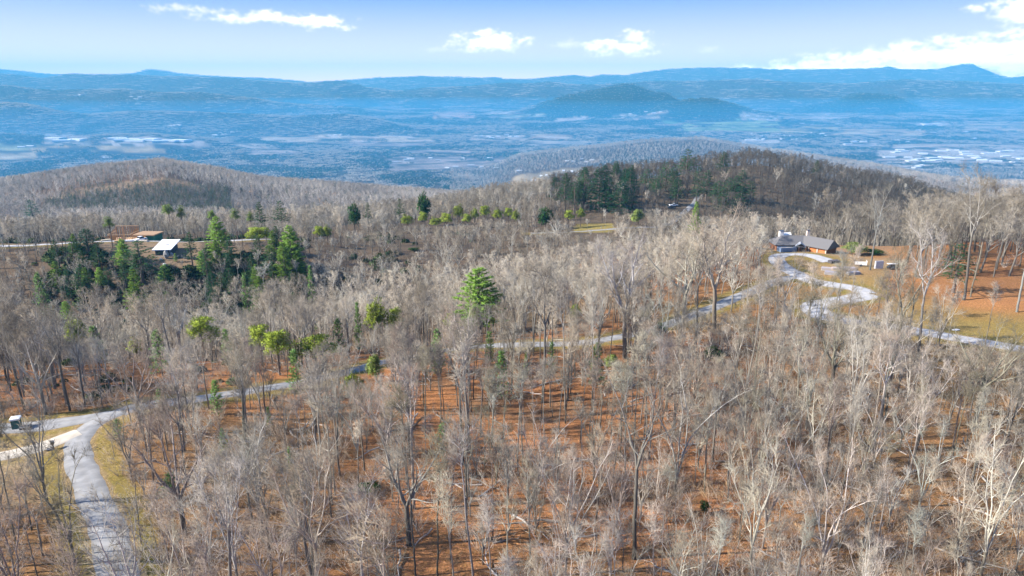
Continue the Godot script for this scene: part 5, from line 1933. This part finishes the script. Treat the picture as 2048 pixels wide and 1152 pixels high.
# ---------------------------------------------------------------- buildings in the valley
# rows of buildings: across from, to, height in the photo from, to, how many, width, depth, height in metres, tone, label, group
var TOWNS := [
	[105, 165, 276, 283, 3, 95.0, 60.0, 11.0, 0.75, "white warehouse", "in the cluster at far left of the valley"], [222, 285, 276, 283, 3, 110.0, 60.0, 11.0, 0.78, "long white warehouse", "in the row on the left valley floor"], [300, 370, 278, 286, 4, 90.0, 60.0, 10.0, 0.72, "white roofed warehouse", "right of the long row on the left valley floor"],
	[30, 70, 292, 296, 2, 40.0, 20.0, 6.0, 0.7, "pale shed", "by the green field at the left edge"], [205, 220, 314, 316, 1, 30.0, 18.0, 6.0, 0.75, "white shed", "by the tan strip at left"], [420, 470, 265, 272, 4, 30.0, 18.0, 7.0, 0.62, "pale house", "on the left hill above the fields"],
	[340, 365, 248, 254, 3, 30.0, 18.0, 7.0, 0.6, "white house", "high on the left hill"], [255, 300, 192, 198, 4, 40.0, 25.0, 8.0, 0.6, "white house", "on the far left hillside"], [145, 175, 189, 192, 3, 40.0, 25.0, 8.0, 0.55, "pale house", "on the hillside at far left"],
	[945, 1040, 269, 277, 8, 26.0, 16.0, 7.0, 0.66, "white house", "in the hamlet beyond the long field"], [790, 830, 318, 326, 3, 34.0, 16.0, 7.0, 0.5, "grey roofed building", "in the blue woods left of the tan field"], [850, 1000, 314, 338, 9, 24.0, 14.0, 6.0, 0.48, "grey house", "along the roads left of the tan field"],
	[1030, 1050, 341, 346, 1, 24.0, 12.0, 6.0, 0.6, "green roofed barn", "at the left end of the tan field"], [1065, 1230, 340, 362, 14, 11.0, 8.0, 5.0, 0.62, "pale house", "on the tan field below the ridge"], [1130, 1190, 318, 328, 5, 12.0, 9.0, 5.0, 0.55, "small house", "on the clearing above the tan field"],
	[1500, 1655, 267, 279, 26, 17.0, 12.0, 6.0, 0.78, "white house", "in the dense subdivision right of the green field"], [1488, 1535, 279, 284, 2, 60.0, 30.0, 8.0, 0.7, "white shed", "before the subdivision"], [1490, 1560, 232, 240, 9, 30.0, 20.0, 7.0, 0.66, "white house", "in the hamlet behind the green field"],
	[1580, 1720, 228, 250, 8, 34.0, 20.0, 7.0, 0.6, "pale house", "scattered beyond the green field"], [1840, 1875, 247, 249, 1, 120.0, 40.0, 9.0, 0.78, "long white building", "alone on the far right plain"], [1690, 1730, 284, 290, 3, 45.0, 30.0, 8.0, 0.72, "white roofed building", "below the subdivision"],
	[1775, 2050, 300, 325, 30, 46.0, 30.0, 8.0, 0.74, "pale flat roofed store", "in the town at the right edge"], [1805, 1850, 332, 340, 3, 34.0, 24.0, 8.0, 0.72, "white flat roofed store", "at the near end of the town"], [1790, 1960, 250, 285, 10, 30.0, 20.0, 7.0, 0.62, "pale house", "scattered on the right plain"],
	[1925, 1990, 362, 372, 6, 14.0, 10.0, 6.0, 0.6, "pale house", "in the woods above the right hand trees"], [650, 700, 269, 274, 4, 24.0, 16.0, 6.0, 0.6, "pale house", "by the bright field left of centre"], [1240, 1330, 222, 236, 6, 30.0, 18.0, 7.0, 0.62, "pale house", "at the foot of the dark cone hill"],
]


func build_far_buildings() -> void:
	var r := RandomNumberGenerator.new()
	r.seed = 17
	for t in TOWNS:
		var list := []
		for i in t[4]:
			var px: float = lerpf(t[0], t[1], (i + r.randf_range(0.2, 0.8)) / t[4])
			var py := r.randf_range(t[2], t[3])
			list.append([spot(px, py), px])
		list.sort_custom(func(a, b): return a[1] < b[1])
		for i in list.size():
			var w: float = t[5] * r.randf_range(0.7, 1.25)
			var d: float = t[6] * r.randf_range(0.7, 1.2)
			var h: float = t[7] * r.randf_range(0.85, 1.15)
			var label := "%s %s" % [t[9], t[10]] if list.size() == 1 else "%s, %s from left %s" % [t[9], ORDINAL[mini(i, 31)], t[10]]
			var o := thing("valley_building", label, "building", list[i][0] + Vector3(0, -0.5, 0), r.randf_range(-0.5, 0.5), t[9] + "s " + t[10])
			var tone: float = t[8] * r.randf_range(0.8, 1.05)
			boxed("wall", Vector3(-w / 2, -3.0, -d / 2), Vector3(w / 2, h * 0.6, d / 2), paint(snappedf(tone, 0.1) * 0.9, snappedf(tone, 0.1) * 0.88, snappedf(tone, 0.1) * 0.85), o)
			var flat: bool = w > 40.0
			put("roof", roof_shape(-w / 2 - 0.5, w / 2 + 0.5, -d / 2 - 0.5, d / 2 + 0.5, h * 0.6, h * 0.6 + (h * 0.12 if flat else h * 0.4), 0.0, 0.0), paint(snappedf(tone, 0.1), snappedf(tone, 0.1), snappedf(tone, 0.1) * 1.02, 0.6), o)
